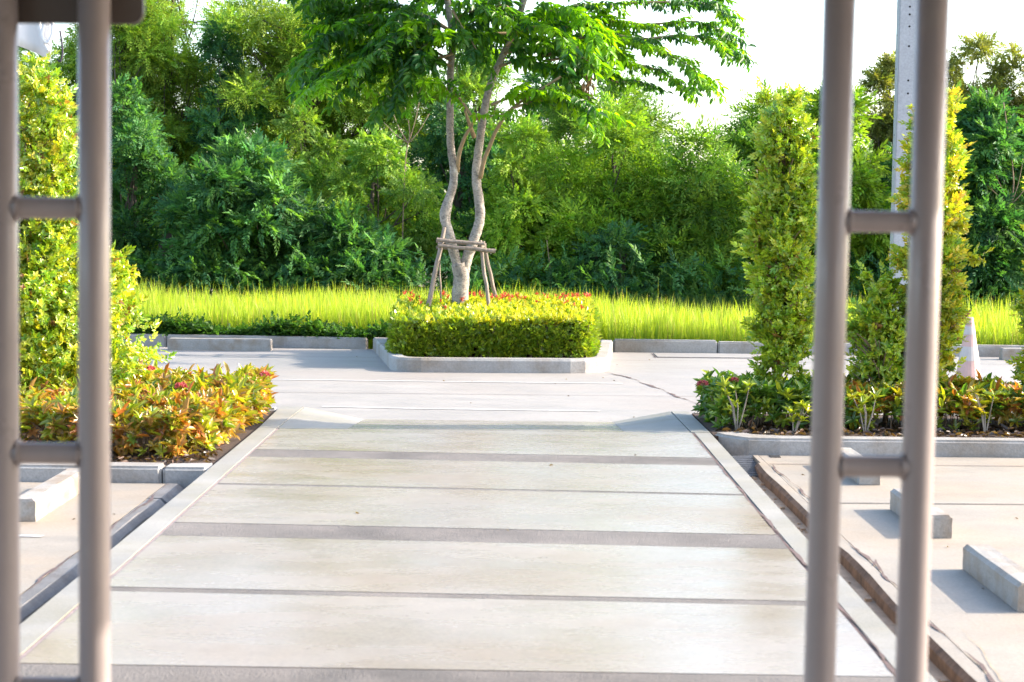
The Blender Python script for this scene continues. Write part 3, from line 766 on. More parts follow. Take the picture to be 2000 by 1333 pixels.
tb.tube(right_trunk, [.068 - .037 * i / (len(right_trunk) - 1) for i in range(len(right_trunk))], 12, True, .06)
tb.build('trunk', M['bark'], tree, smooth=True)
for pts, y1 in (([(893, 335), (897, 300), (908, 268), (921, 246), (930, 225)], TY - .5), ([(938, 348), (946, 312), (957, 285), (972, 250), (1000, 212), (1048, 180), (1095, 150)], TY - .7),
                ([(926, 268), (916, 240), (908, 215)], TY - .3)):
    p = px_path(pts, TY - .03, y1, 4)
    MB().tube(p, rp(len(p), .028, .014), 8).build('limb', M['limb'], tree, smooth=True)
# leafy branches: pixel path, depth at start and end, share of bright tint for young and sunlit leaves, spray length scale
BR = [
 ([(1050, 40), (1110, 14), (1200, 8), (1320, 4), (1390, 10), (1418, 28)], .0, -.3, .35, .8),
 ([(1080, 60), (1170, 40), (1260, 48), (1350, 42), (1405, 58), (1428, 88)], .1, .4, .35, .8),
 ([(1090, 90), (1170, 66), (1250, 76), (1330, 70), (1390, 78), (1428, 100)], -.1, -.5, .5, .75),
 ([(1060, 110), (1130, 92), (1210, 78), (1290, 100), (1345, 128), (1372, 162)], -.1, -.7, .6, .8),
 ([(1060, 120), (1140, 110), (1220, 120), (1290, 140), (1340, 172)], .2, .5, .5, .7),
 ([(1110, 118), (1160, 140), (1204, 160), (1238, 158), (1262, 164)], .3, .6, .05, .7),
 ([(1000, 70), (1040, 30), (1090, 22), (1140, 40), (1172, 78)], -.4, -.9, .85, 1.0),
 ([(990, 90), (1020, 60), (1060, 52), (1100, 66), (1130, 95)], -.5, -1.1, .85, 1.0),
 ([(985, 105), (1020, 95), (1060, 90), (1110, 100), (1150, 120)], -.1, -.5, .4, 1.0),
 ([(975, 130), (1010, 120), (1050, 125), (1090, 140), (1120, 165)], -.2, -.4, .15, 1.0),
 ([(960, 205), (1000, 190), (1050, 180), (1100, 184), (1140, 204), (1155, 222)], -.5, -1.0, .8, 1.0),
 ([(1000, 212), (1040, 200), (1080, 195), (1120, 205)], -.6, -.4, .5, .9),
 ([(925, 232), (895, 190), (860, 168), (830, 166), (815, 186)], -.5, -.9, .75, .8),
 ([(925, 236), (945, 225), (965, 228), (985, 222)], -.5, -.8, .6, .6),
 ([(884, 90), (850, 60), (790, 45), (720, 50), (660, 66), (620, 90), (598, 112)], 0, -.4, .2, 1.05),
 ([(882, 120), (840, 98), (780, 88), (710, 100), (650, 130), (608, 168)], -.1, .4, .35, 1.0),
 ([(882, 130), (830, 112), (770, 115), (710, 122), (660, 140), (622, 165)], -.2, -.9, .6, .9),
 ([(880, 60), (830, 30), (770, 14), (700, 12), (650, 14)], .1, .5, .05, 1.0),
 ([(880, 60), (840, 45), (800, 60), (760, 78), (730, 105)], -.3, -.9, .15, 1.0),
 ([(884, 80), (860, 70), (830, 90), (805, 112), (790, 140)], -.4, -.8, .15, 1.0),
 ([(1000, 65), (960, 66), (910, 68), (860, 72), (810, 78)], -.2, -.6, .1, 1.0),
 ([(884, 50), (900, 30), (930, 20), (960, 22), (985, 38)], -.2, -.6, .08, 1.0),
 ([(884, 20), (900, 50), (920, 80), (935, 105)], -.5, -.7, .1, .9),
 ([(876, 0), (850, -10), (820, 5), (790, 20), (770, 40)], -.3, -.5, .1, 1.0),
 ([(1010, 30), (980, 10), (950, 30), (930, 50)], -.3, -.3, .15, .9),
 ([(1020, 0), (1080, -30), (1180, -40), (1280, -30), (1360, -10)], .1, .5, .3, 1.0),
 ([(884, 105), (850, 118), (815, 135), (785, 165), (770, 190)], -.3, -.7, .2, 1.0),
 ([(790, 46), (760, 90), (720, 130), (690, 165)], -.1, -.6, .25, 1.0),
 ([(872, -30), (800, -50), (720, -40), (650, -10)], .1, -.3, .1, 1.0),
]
VAR = {'dark': [(.045, .14, .024), (.065, .175, .02), (.032, .11, .028)], 'young': [(.14, .32, .012), (.19, .37, .015), (.11, .27, .012)]}  # young tint also carries painted sunlight, dark tint the shade inside the crown
SPR = {}
for kname, cols in VAR.items():
    SPR[kname] = []
    for s, c_ in enumerate(cols):
        T = spray_template(100 + s + (10 if kname == 'young' else 0), .43, 24, .15, .052)
        part = scatter_arrays(T, np.zeros((1, 3)), np.array([[1., 0, 0]]), np.array([[0, 0, 1.]]), [1], np.array([c_]), .14)
        SPR[kname].append(fast_mesh('leaf_spray', [part], M['treeleaf']))
r3 = random.Random(77)
root = Vector(tree.location); nspray = 0; extra = []
for bi, (pts, y0, y1, young, ls) in enumerate(BR):
    p = px_path(pts, TY + y0, TY + y1, 6)
    MB().tube(p, rp(len(p), .02, .006), 6).build('branch', M['limb'], tree, smooth=True)
    L = sum((b - a).length for a, b in zip(p[:-1], p[1:])); ns = max(5, int(L / (.06 if bi > 5 else .07)))
    for k in range(ns):
        t = .12 + .88 * k / (ns - 1); j = min(len(p) - 2, int(t * (len(p) - 1)))
        q = p[j].lerp(p[j + 1], t * (len(p) - 1) - j); tg = (p[j + 1] - p[j]).normalized()
        sd = Vector((-tg.y, tg.x, 0)).normalized() * (1 if k % 2 else -1)
        d = (tg * r3.uniform(.4, 1.0) + sd * (r3.uniform(.3, .9) if t < .95 else .1) + Vector((0, 0, r3.uniform(-.1, .25)))).normalized()
        up = (Vector((r3.uniform(-.25, .25), r3.uniform(-.25, .25), 1)) - d * d.z).normalized()
        m3 = Matrix((d, up.cross(d).normalized(), up)).transposed()
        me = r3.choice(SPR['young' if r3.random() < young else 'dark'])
        if nspray < 298 and (k % 2 == 0 or t > .93):
            o = link('leaf_spray', me, tree)
            o.matrix_local = Matrix.Translation(q - root) @ m3.to_4x4() @ Matrix.Scale(ls * r3.uniform(.7, 1.05), 4)
            nspray += 1
        else: extra.append((q, d, up, ls * r3.uniform(.7, 1.05), 'young' if r3.random() < young else 'dark'))
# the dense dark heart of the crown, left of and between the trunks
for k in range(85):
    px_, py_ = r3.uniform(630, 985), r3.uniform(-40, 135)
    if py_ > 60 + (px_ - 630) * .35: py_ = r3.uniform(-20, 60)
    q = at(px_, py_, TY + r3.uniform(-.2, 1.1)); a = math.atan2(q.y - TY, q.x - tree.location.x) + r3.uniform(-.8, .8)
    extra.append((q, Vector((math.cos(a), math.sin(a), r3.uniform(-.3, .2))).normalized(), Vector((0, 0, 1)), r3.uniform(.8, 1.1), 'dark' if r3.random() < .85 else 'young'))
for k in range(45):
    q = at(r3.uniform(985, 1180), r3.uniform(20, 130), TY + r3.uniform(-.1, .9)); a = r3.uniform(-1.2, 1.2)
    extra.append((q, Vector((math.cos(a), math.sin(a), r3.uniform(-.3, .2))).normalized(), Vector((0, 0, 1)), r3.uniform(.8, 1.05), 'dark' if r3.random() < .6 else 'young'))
# the crown above the frame and between the branches
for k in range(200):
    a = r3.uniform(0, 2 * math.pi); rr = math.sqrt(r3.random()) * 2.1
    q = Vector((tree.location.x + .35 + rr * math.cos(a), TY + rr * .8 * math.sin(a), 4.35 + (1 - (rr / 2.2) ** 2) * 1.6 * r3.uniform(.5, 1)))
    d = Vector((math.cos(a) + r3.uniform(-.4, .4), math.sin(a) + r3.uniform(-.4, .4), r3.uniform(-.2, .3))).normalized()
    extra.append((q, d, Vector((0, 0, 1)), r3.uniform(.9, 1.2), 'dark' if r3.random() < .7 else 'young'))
ep = []
for kname in VAR:
    E_ = [e for e in extra if e[4] == kname]
    if E_:
        T = spray_template(140, .43, 24, .15, .052)
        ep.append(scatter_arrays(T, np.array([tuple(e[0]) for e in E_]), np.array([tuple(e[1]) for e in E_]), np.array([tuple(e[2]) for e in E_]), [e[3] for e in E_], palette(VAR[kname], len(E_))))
tag(link('foliage', fast_mesh('foliage', ep, M['treeleaf'], tree.location), tree), kind='stuff')
# dry seed cluster hanging below the right branch
sc = MB(); top = at(1152, 112, TY - .4)
for k in range(70):
    t = k / 70; q = top + Vector((random.gauss(0, .035) + .02 * math.sin(t * 9) - .03 * t, random.gauss(0, .035), -.08 - .5 * t))
    sc.tube([q, q + Vector((random.uniform(-.02, .02), random.uniform(-.02, .02), -.04)), q + Vector((random.uniform(-.03, .03), random.uniform(-.03, .03), -.09))], [.004, .014, .003], 5)
sc.tube([top, top + Vector((0, 0, -.3)), top + Vector((-.02, 0, -.55))], [.01, .008, .004], 5)
tag(sc.build('seed_cluster', plain('dry_pod', (.36, .20, .10), .8, .35, 20), tree, smooth=True), 'dry brown hanging seed cluster')

# wooden prop around the trunks
prop = thing('tree_prop', 'weathered wooden stakes and crossbars propping the twin trunks', 'tree support', (at(900, 640, TY).x, TY - .1, 0))
def stick(name, a, b, ra, rb, lab=None):
    a, b = Vector(a), Vector(b); n_ = 6
    pts = [a.lerp(b, i / n_) + Vector((random.uniform(-.006, .006), 0, random.uniform(-.006, .006))) * (0 < i < n_) for i in range(n_ + 1)]
    o = MB().tube(pts, rp(n_ + 1, ra, rb), 9, True, .08).build(name, M['pole_wood'], prop, smooth=False)
    if lab: o["label"] = lab
YF, YB = TY - .22, TY + .22
stick('crossbar', at(853, 468, YF - .03), at(946, 477, YF - .03), .022, .020)
stick('crossbar', at(855, 480, YF - .05), at(968, 491, YF - .05), .021, .026)
stick('crossbar', at(852, 472, YB), at(950, 479, YB), .02, .02)
stick('crossbar', at(852, 484, YB + .04), at(948, 487, YB + .04), .02, .02)
stick('crossbar', at(862, 477, YF + .01), at(858, 478, YB + .06), .018, .018)
stick('crossbar', at(940, 482, YF + .01), at(945, 482, YB + .06), .018, .018)
stick('leg', at(868, 444, YF + .02), at(836, 600, YF - .12), .024, .030)
stick('leg', at(938, 470, YF + .02), at(955, 600, YF - .10), .02, .024)
stick('leg', at(944, 472, YB - .04), at(972, 600, YB + .1), .020, .024)
stick('leg', at(857, 474, YB - .03), at(862, 600, YB + .1), .012, .010)

# ================================================================ CLIPPED HEDGE ON THE ISLAND
hg = thing('clipped_hedge', 'clipped boxy yellow green hedge with red tips on the kerbed island', 'hedge', (-.2, 21.6, 0))
def hedge_points(poly, z0, z1, N, bulge=.05, top_share=.5):
    """points on the top and the sides of a clipped hedge; returns points and outward directions"""
    pts = [Vector(p) for p in poly]; n_ = len(pts)
    lens = [(pts[(i + 1) % n_] - pts[i]).length for i in range(n_)]
    cx = sum(p.x for p in pts) / n_; cy = sum(p.y for p in pts) / n_
    k = int(N * (1 - top_share)); e = rng.choice(n_, k, p=np.array(lens) / sum(lens)); t = rng.uniform(0, 1, k)
    A = np.array([tuple(p) for p in pts]); Bn = np.roll(A, -1, 0)
    q = A[e] * (1 - t[:, None]) + Bn[e] * t[:, None]
    dd = norm(Bn[e] - A[e]); o = np.stack([dd[:, 1], -dd[:, 0]], 1)
    sgn = np.sign(np.sum(o * (q - [cx, cy]), 1))[:, None]; o = o * sgn
    z = rng.uniform(z0, z1, k)
    ins = np.abs(rng.normal(0, bulge, k)) + .06 * ((z - z0) / (z1 - z0) > .85)
    wav = .03 * np.sin(q[:, 0] * 7 + z * 9) * np.sin(q[:, 1] * 8)
    side = np.concatenate([q - o * (ins + wav)[:, None], z[:, None]], 1)
    sd = np.concatenate([o, np.zeros((k, 1))], 1)
    # top: random points inside the polygon (fan of triangles)
    m_ = N - k; tr = [(0, i, i + 1) for i in range(1, n_ - 1)]
    ar = np.array([abs((A[b] - A[a])[0] * (A[c] - A[a])[1] - (A[b] - A[a])[1] * (A[c] - A[a])[0]) for a, b, c in tr])
    ti = rng.choice(len(tr), m_, p=ar / ar.sum()); u = rng.uniform(0, 1, (m_, 2)); fl_ = u.sum(1) > 1; u[fl_] = 1 - u[fl_]
    tr = np.array(tr); q2 = A[tr[ti, 0]] + (A[tr[ti, 1]] - A[tr[ti, 0]]) * u[:, :1] + (A[tr[ti, 2]] - A[tr[ti, 0]]) * u[:, 1:]
    zt = z1 - np.abs(rng.normal(0, bulge * .7, m_)) + .015 * np.sin(q2[:, 0] * 9) * np.sin(q2[:, 1] * 7)
    top_ = np.concatenate([q2, zt[:, None]], 1)
    return np.concatenate([side, top_]), np.concatenate([sd, np.tile(UP, (m_, 1))]), k
HP = [(-1.27, 20.50), (-1.18, 20.42), (.76, 20.46), (.86, 20.58), (.96, 22.9), (-1.38, 22.9)]
T_H = [sprig(7, .06, .046, .020, False, 51, 60), rosette(7, .046, .02, False, 40, 52)]
parts = []
for T in T_H:
    N = 7000
    P, d, k = hedge_points(HP, .02, .47, N, .035)
    P[:, 2] *= .80 + .26 * np.clip((P[:, 1] - 20.4) / 2.5, 0, 1) + .04 * np.sin(P[:, 0] * 2.2 + 1)
    d = d + UP * .35 * (d[:, 2:3] < .5)
    colr = palette([(.22, .31, .022), (.28, .36, .025), (.15, .25, .022), (.33, .38, .03)], N)
    young = (P[:, 2] > .37 * (.84 + .26 * np.clip((P[:, 1] - 20.4) / 2.5, 0, 1)) / .86) & (rng.uniform(0, 1, N) < .75)
    colr[young] = palette([(.56, .52, .02), (.62, .55, .04), (.46, .47, .02)], int(young.sum()))
    parts.append(scatter_arrays(T, P, norm(d + rdir(N) * .75), UP * .6 + rdir(N) + np.array([.2, -.5, 0]), rng.uniform(.8, 1.25, N), colr))
link('foliage', fast_mesh('foliage', parts, M['leaf'], hg.location), hg)["kind"] = 'stuff'
st = MB()
for i in range(70):
    x_ = random.uniform(-1.2, .85); y_ = random.uniform(20.45, 20.8)
    st.tube([(x_, y_, -.02), (x_ + random.uniform(-.04, .04), y_, .15), (x_ + random.uniform(-.1, .1), y_ + random.uniform(-.05, .05), .36)], [.008, .007, .004], 5)
tag(st.build('stems', M['twig'], hg), kind='stuff')
core = MB().prism([(-1.2, 20.6), (.78, 20.6), (.95, 22.85), (-1.32, 22.85)], .10, .30).build('inner_twigs', M['darkbark'], hg)
T = rosette(6, .055, .016, False, 55, 61)
P, d, k = hedge_points([(-1.2, 20.9), (.8, 20.9), (.95, 22.9), (-1.32, 22.9)], .42, .49, 420, .01, 1.0)
P[:, 2] *= .84 + .26 * np.clip((P[:, 1] - 20.4) / 2.5, 0, 1)
w_ = np.array([0, 0, .03])
red = fast_mesh('red_shoot', [scatter_arrays(T, np.zeros((1, 3)), np.array([[0., 0, 1]]), np.array([[1., 0, 0]]), [1], np.array([(.55, .10, .055)]))], M['petal'])
for i in range(420):
    p = P[i]; 
    if random.random() > (.02 + .7 * ((p[1] - 20.9) / 2.0) ** 3): continue
    o = link('red_shoot', red, hg); o.location = Vector(p) + Vector((0, 0, .055)) - Vector(hg.location)
    o.rotation_euler = (random.uniform(-.4, .4), random.uniform(-.4, .4), random.uniform(0, 6)); s_ = random.uniform(.8, 1.35); o.scale = (s_, s_, s_)

# ================================================================ TALL COLUMN SHRUBS
T_C = [sprig(7, .075, .039, .019, True, 71, 60, .12), rosette(7, .041, .019, True, 30, 72), rosette(6, .039, .020, True, 45, 73)]
def column(label, cx, cy, z0, z1, rfun, n, pal, wts=None, group='tall clipped shrubs in the two beds', seed=0, sc=1.0, gappy=0.0):
    root = thing('columnar_shrub', label, 'shrub', (cx, cy, 0), group)
    parts = []; r = random.Random(seed); cl = []; hgt = z1 - z0
    n = int(n * 1.6)
    while len(cl) < int(n / 22):
        t = r.random(); a = r.uniform(0, 6.2832); R0 = rfun(t)
        if gappy and r.random() < gappy * math.exp(-((t - .02) / .16) ** 2): continue
        q = R0 * r.uniform(.3, 1.0) ** .6 * (1 + r.uniform(-.2, .2) + (r.random() < .08) * .4); br = R0 * r.uniform(.2, .36)
        cl.append((cx + (q - br * .5) * math.cos(a), cy + (q - br * .5) * math.sin(a), z0 + hgt * t, br, br, br * r.uniform(.8, 1.3), math.cos(a), math.sin(a)))
    for i in range(11):
        a = r.uniform(0, 6.2832); q = rfun(.8) * r.uniform(.1, .95); br = rfun(.9) * r.uniform(.16, .28)
        cl.append((cx + q * math.cos(a), cy + q * math.sin(a), z1 + r.uniform(-.03, .07), br, br, br * 1.5, math.cos(a) * .5, math.sin(a) * .5))
    A_ = np.array(cl)
    for T in T_C:
        k = n // 3
        P, d, bi = blob_scatter(A_[:, :6], k, .3, .16)
        dd = d + np.concatenate([A_[bi, 6:8], np.full((k, 1), .55)], 1) * .9
        bt = rng.uniform(.8, 1.2, (len(cl), 1))
        parts.append(scatter_arrays(T, P, norm(dd + rdir(k) * .6), UP * .5 + rdir(k) + np.array([.25, -.4, 0]), rng.uniform(.75, 1.3, k) * sc, np.where(rng.uniform(0, 1, (k, 1)) < .02, np.array([[.30, .15, .06]]), palette(pal, k, wts) * bt[bi]), .24))
    tag(link('foliage', fast_mesh('foliage', parts, M['leaf'], root.location), root), kind='stuff')
    for i in range(3):
        a = random.uniform(0, 6.28); rr = rfun(.4) * .3
        pth = smooth_path([(cx + rr * .5 * math.cos(a), cy + rr * .5 * math.sin(a), -.02), (cx + rr * math.cos(a), cy + rr * math.sin(a), (z0 + z1) * .35), (cx + rr * .7 * math.cos(a + 1), cy + rr * .7 * math.sin(a + 1), z1 * .92)], 6)
        MB().tube(pth, rp(len(pth), .018, .006), 6).build('stem', M['twig'], root, smooth=True)
    tw = MB()
    for i in range(60):
        z = random.uniform(z0, z1 * .95); a = random.uniform(0, 6.28); t = (z - z0) / (z1 - z0); rr = rfun(t) * random.uniform(.8, 1.05)
        tw.tube([(cx, cy, z - .12), (cx + rr * .6 * math.cos(a), cy + rr * .6 * math.sin(a), z - .02), (cx + rr * math.cos(a), cy + rr * math.sin(a), z + .05)], [.006, .005, .003], 4)
    tag(tw.build('twigs', M['twig'], root), kind='stuff')
    return root
YG = [(.27, .40, .03), (.37, .46, .035), (.16, .30, .028), (.47, .50, .045)]
YY = [(.54, .50, .025), (.60, .50, .04), (.40, .44, .03), (.62, .44, .06)]
dome = lambda t, r0, p=9: r0 * math.sqrt(max(.02, 1 - t ** p))
column('tallest yellow green shrub, widening to its foot behind the left gate posts', -3.55, 14.15, .10, 2.56, lambda t: dome(t, .33) + .36 * max(0, min(1, (.52 - t) / .22)), 9200, YY[:3] + YG + YG[:3], seed=1)
column('tall green shrub with reddish top left of the right gate posts', 2.03, 14.25, .16, 2.36, lambda t: dome(t, .215) * (1 if t > .45 else .82 + .4 * t), 4000, YG + YG[:2] + YY[2:3], seed=3, gappy=.85)
column('small loose shrub seen through the right gate posts', 2.78, 14.2, .22, 1.02, lambda t: .26 * math.sqrt(max(.05, 1 - t ** 3)), 1200, YG, seed=4, gappy=.7)
column('tall yellow shrub just right of the right gate posts', 3.15, 14.25, .16, 2.34, lambda t: dome(t, .22) * (1 if t > .32 else .62 + 1.2 * t), 3900, YG + YY, seed=5, gappy=.6)
column('yellow shrub cut off by the right edge of the picture', 4.16, 14.25, .16, 1.72, lambda t: dome(t, .30), 3600, YG + YY[:2], seed=6, gappy=.6)

# ================================================================ LOW HEDGES IN THE BEDS
CROT = [(.46, .43, .025), (.30, .36, .03), (.46, .30, .03), (.48, .17, .04), (.16, .23, .03), (.34, .18, .06)]
DKG = [(.085, .18, .025), (.13, .24, .03), (.07, .15, .025), (.24, .32, .035), (.33, .38, .04)]
T_R = [rosette(8, .094, .030, True, 35, s) for s in (81, 82)]
leafvar = {}
def leaf_mesh(c):
    if c not in leafvar:
        T = Template(); T.put(leaf_hi((0, 0, 0), (1, 0, .1), (0, 0, 1), .108, .034, .22, .25)); T.done()
        leafvar[c] = fast_mesh('leaf', [scatter_arrays(T, np.zeros((1, 3)), np.array([[1., 0, 0]]), np.array([[0, 0, 1.]]), [1], np.array([c]))], M['leaf'])
    return leafvar[c]
def low_hedge(label, poly, z0, z1, n, pal, wts, nleaf, group, front_y, flowers=(), zfun=None, nst=60, hollow=0.0):
    cx = sum(p[0] for p in poly) / len(poly); cy = sum(p[1] for p in poly) / len(poly)
    root = thing('low_hedge', label, 'low hedge', (cx, cy, 0), group)
    parts = []
    for T in T_R:
        k = n // 2
        P, d, _ = hedge_points(poly, z0, z1, k, .09, .6)
        if hollow:
            keep = (P[:, 2] > z0 + .10) | (rng.uniform(0, 1, len(P)) > hollow); P, d = P[keep], d[keep]; k = len(P)
        P[:, 2] += .03 * np.sin(P[:, 0] * 6.1) * np.sin(P[:, 1] * 5.3 + 1) + rng.normal(0, .02, k)
        parts.append(scatter_arrays(T, P, norm(d * .8 + UP * .75 + rdir(k) * .55), rdir(k), rng.uniform(.6, 1.1, k), palette(pal, k, wts), .2))
    tag(link('foliage', fast_mesh('foliage', parts, M['leaf'], root.location), root), kind='stuff')
    P, d, k = hedge_points(poly, z0 + .03, z1, 3000, .02, .5)
    sel = [i for i in range(len(P)) if (d[i, 2] > .5) or d[i, 1] < -.3 or (d[i, 0] > .5)]
    random.shuffle(sel); tot = 0
    for i in sel:
        if tot >= nleaf: break
        tot += 1
        c = pal[int(rng.choice(len(pal), p=wts))]
        o = link('leaf', leaf_mesh(c), root)
        ax = (Vector(d[i]) * .6 + Vector((random.gauss(0, .6), random.gauss(0, .5) - .15, random.uniform(.1, .8)))).normalized()
        q = ax.to_track_quat('X', 'Z'); o.rotation_mode = 'QUATERNION'; o.rotation_quaternion = q
        o.location = Vector(P[i]) - Vector(root.location) + Vector((0, -.01, .01)); s = random.uniform(.75, 1.2); o.scale = (s, s, s)
    st = MB()
    xs = [p[0] for p in poly]; ys = [p[1] for p in poly]
    for i in range(nst):
        x_ = random.uniform(min(xs) + .05, max(xs) - .3); y_ = random.uniform(min(ys) + .10, min(ys) + .6)
        st.tube([(x_, y_, -.03), (x_ + random.uniform(-.03, .03), y_, z1 * .4), (x_ + random.uniform(-.1, .1), y_ + random.uniform(-.06, .06), z1 * .75)], [.005, .004, .003], 5)
    tag(st.build('stems', M['twig'], root), kind='stuff')
    for p in flowers:
        N = 60; dd = rdir(N); dd[:, 2] = np.abs(dd[:, 2]) * .8
        T = Template(); T.put(leaf_lo((0, 0, 0), (1, .5, 0), (0, 0, 1), .02, .012)); T.put(leaf_lo((0, 0, 0), (1, -.5, .1), (0, 0, 1), .02, .012)); T.done()
        fm = fast_mesh('flower_cluster', [scatter_arrays(T, np.array(p) + dd * [.028, .028, .02], dd, rdir(N), rng.uniform(.8, 1.3, N), palette([(.48, .10, .11), (.55, .20, .19), (.40, .07, .07)], N))], M['petal'], root.location)
        link('flower_cluster', fm, root)
    return root
low_hedge('low yellow and orange leaved hedge filling the left bed beside the walkway', [(-4.6, 11.76), (-2.06, 11.72), (-1.93, 11.95), (-1.88, 13.2), (-1.86, 14.7), (-4.6, 14.75)], .02, .275, 3700, CROT, [.18, .20, .16, .17, .15, .14], 290,
          'low hedges in the beds', 12, flowers=[(-1.87, 14.3, .30), (-2.24, 12.8, .34), (-2.72, 14.2, .34)], nst=110)
low_hedge('dark green low bushes at the walkway end under the tall right shrub', [(1.50, 13.62), (2.42, 13.55), (2.42, 14.6), (1.46, 14.65)], .02, .265, 950, DKG, [.25, .25, .2, .18, .12], 150,
          'low hedges in the beds', 13.5, flowers=[(1.42, 14.0, .29), (1.63, 13.8, .33)], nst=34, hollow=.3)
low_hedge('low orange tinged bushes behind the right gate posts', [(2.44, 13.55), (5.2, 13.6), (5.2, 14.6), (2.44, 14.6)], .02, .265, 2200, CROT[:4] + DKG[:3] + [(.2, .24, .03)], [.12, .12, .18, .18, .12, .12, .08, .08], 250,
          'low hedges in the beds', 13.5, nst=80, hollow=.4)
# young front plants standing free of the right hedge
for i, (px, y_, hh, lab) in enumerate([(1440, 13.5, .34, 'slender young plant with bare stems at the corner of the right bed'), (1550, 13.45, .22, 'single bright seedling in front of the tall right shrub'),
                                     (1690, 13.45, .28, 'young pale leaved plant between the right gate posts'), (1925, 13.5, .30, 'young yellow plant in front of the orange hedge right of the gate')]):
    q = at(px, 830, y_); rt = thing('young_plant', lab, 'plant', (q.x, y_, 0), 'young plants along the right kerb')
    s_ = MB(); N = 0; Ps = []
    for k in range(4):
        e = Vector((q.x + random.uniform(-.1, .1), y_ + random.uniform(-.05, .05), hh * random.uniform(.65, 1.05)))
        s_.tube([(q.x, y_, -.03), ((q.x + e.x) / 2 + .01, y_, hh * .5), tuple(e)], [.006, .005, .003], 5); Ps.append(tuple(e))
        if k < 2: Ps.append(tuple(e * .6 + Vector((q.x, y_, 0)) * .4))
    s_.build('stem', M['greybark'], rt)
    Ps = np.array(Ps); N = len(Ps); cols = DKG[3:] + CROT[:2] if i != 3 else CROT[:3]
    link('leaves', fast_mesh('leaves', [scatter_arrays(T_R[i % 2], Ps, UP + rng.normal(0, .3, (N, 3)), rdir(N), rng.uniform(.75, 1.05, N), palette(cols, N))], M['leaf'], rt.location), rt)

# ================================================================ WHEEL STOPS
def wheel_stop(label, x0, x1, y0, y1, zb, h, rot=0):
    root = thing('wheel_stop', label, 'wheel stop', ((x0 + x1) / 2, (y0 + y1) / 2, zb), 'concrete wheel stops')
    w, l = (x1 - x0) / 2, (y1 - y0) / 2
    me = bpy.data.meshes.new('block')
    vs = [(-w, -l, 0), (w, -l, 0), (w, l, 0), (-w, l, 0), (-w, -l, h * .86), (w, -l, h * .86), (w, l, h * .86), (-w, l, h * .86),
          (-w + .018, -l + .004, h), (w - .018, -l + .004, h), (w - .018, l - .004, h), (-w + .018, l - .004, h)]
    fs = [(3, 2, 1, 0), (0, 1, 5, 4), (1, 2, 6, 5), (2, 3, 7, 6), (3, 0, 4, 7), (4, 5, 9, 8), (5, 6, 10, 9), (6, 7, 11, 10), (7, 4, 8, 11), (8, 9, 10, 11)]
    me.from_pydata(vs, [], fs)
    bm = bmesh.new(); bm.from_mesh(me)
    bmesh.ops.subdivide_edges(bm, edges=bm.edges[:], cuts=2, use_grid_fill=True)
    for v in bm.verts: v.co += Vector((random.uniform(-1, 1), random.uniform(-1, 1), random.uniform(-1, .3))) * .0018
    bm.to_mesh(me); bm.free(); me.materials.append(M['stop'])
    b = link('block', me, root); b.rotation_euler.z = rot
    return root
wheel_stop('nearest right wheel stop, cut by the picture edge, with a broad shadow', 2.10, 2.235, 7.74, 8.70, -.098, .118)
wheel_stop('middle wheel stop of the right row, behind the gate post', 2.125, 2.25, 9.56, 10.52, -.098, .118)
wheel_stop('far wheel stop of the right row, by the bed kerb and the lower rung', 2.13, 2.255, 11.49, 12.42, -.098, .118)
wheel_stop('wheel stop in the left bay, seen between the left gate posts', -2.60, -2.47, 9.78, 11.0, -.098, .118)
wheel_stop('long low wheel stop lying against the back kerb on the left', -.62, .62, -.09, .09, -.12, .14).location = (-3.53, 22.86, -.12)
wheel_stop('grey wheel stop at the far right in front of the field', -.5, .5, -.08, .08, -.12, .14).location = (6.35, 22.62, -.12)
wheel_stop('grey wheel stop glimpsed through the small loose shrub', -.28, .28, -.08, .08, -.12, .16).location = (4.38, 22.4, -.12)

# ================================================================ UTILITY POLE, CONE, CLOTH
up_ = thing('utility_pole', 'square pale concrete utility pole with a column of bolt holes', 'pole', (4.90, 23.85, -.2))
rot = R(-4)
def rp2(x, y): return (4.90 + x * math.cos(rot) - y * math.sin(rot), 23.85 + x * math.sin(rot) + y * math.cos(rot))
b = MB(); c4 = [(-.135, -.15), (.135, -.15), (.135, .15), (-.135, .15)]
vs = [rp2(x * s, y * s) + (z,) for z, s in ((-.3, 1.1), (9.0, .75)) for x, y in c4]
b.add(vs, [(3, 2, 1, 0), (4, 5, 6, 7), (0, 1, 5, 4), (1, 2, 6, 5), (2, 3, 7, 6), (3, 0, 4, 7)])
b.build('post', M['post'], up_, bevel=.012)
def face_pt(x, z, side):
    s = 1.1 - .35 * (z + .3) / 9.3
    return rp2(x, -.15 * s - .001) if side == 0 else rp2(-.135 * s - .001, x)
for py in (19, 34, 57, 95, 161, 186, 255, 320, 384):
    z = 1.5 + (437 - py) / F_PX * 23.7
    x_, y_ = face_pt(.0, z, 0); n_ = 10
    hb = MB(); hb.tube([(x_, y_ + .01, z), (x_, y_ - .002, z)], .013, n_); hb.build('bolt_hole', M['hole'], up_)
for py in (72, 137, 200, 265, 328):
    z = 1.5 + (437 - py) / F_PX * 23.7
    x_, y_ = face_pt(.02, z, 1)
    MB().tube([(x_ + .01, y_, z), (x_ - .002, y_, z)], .011, 10).build('bolt_hole', M['hole'], up_)

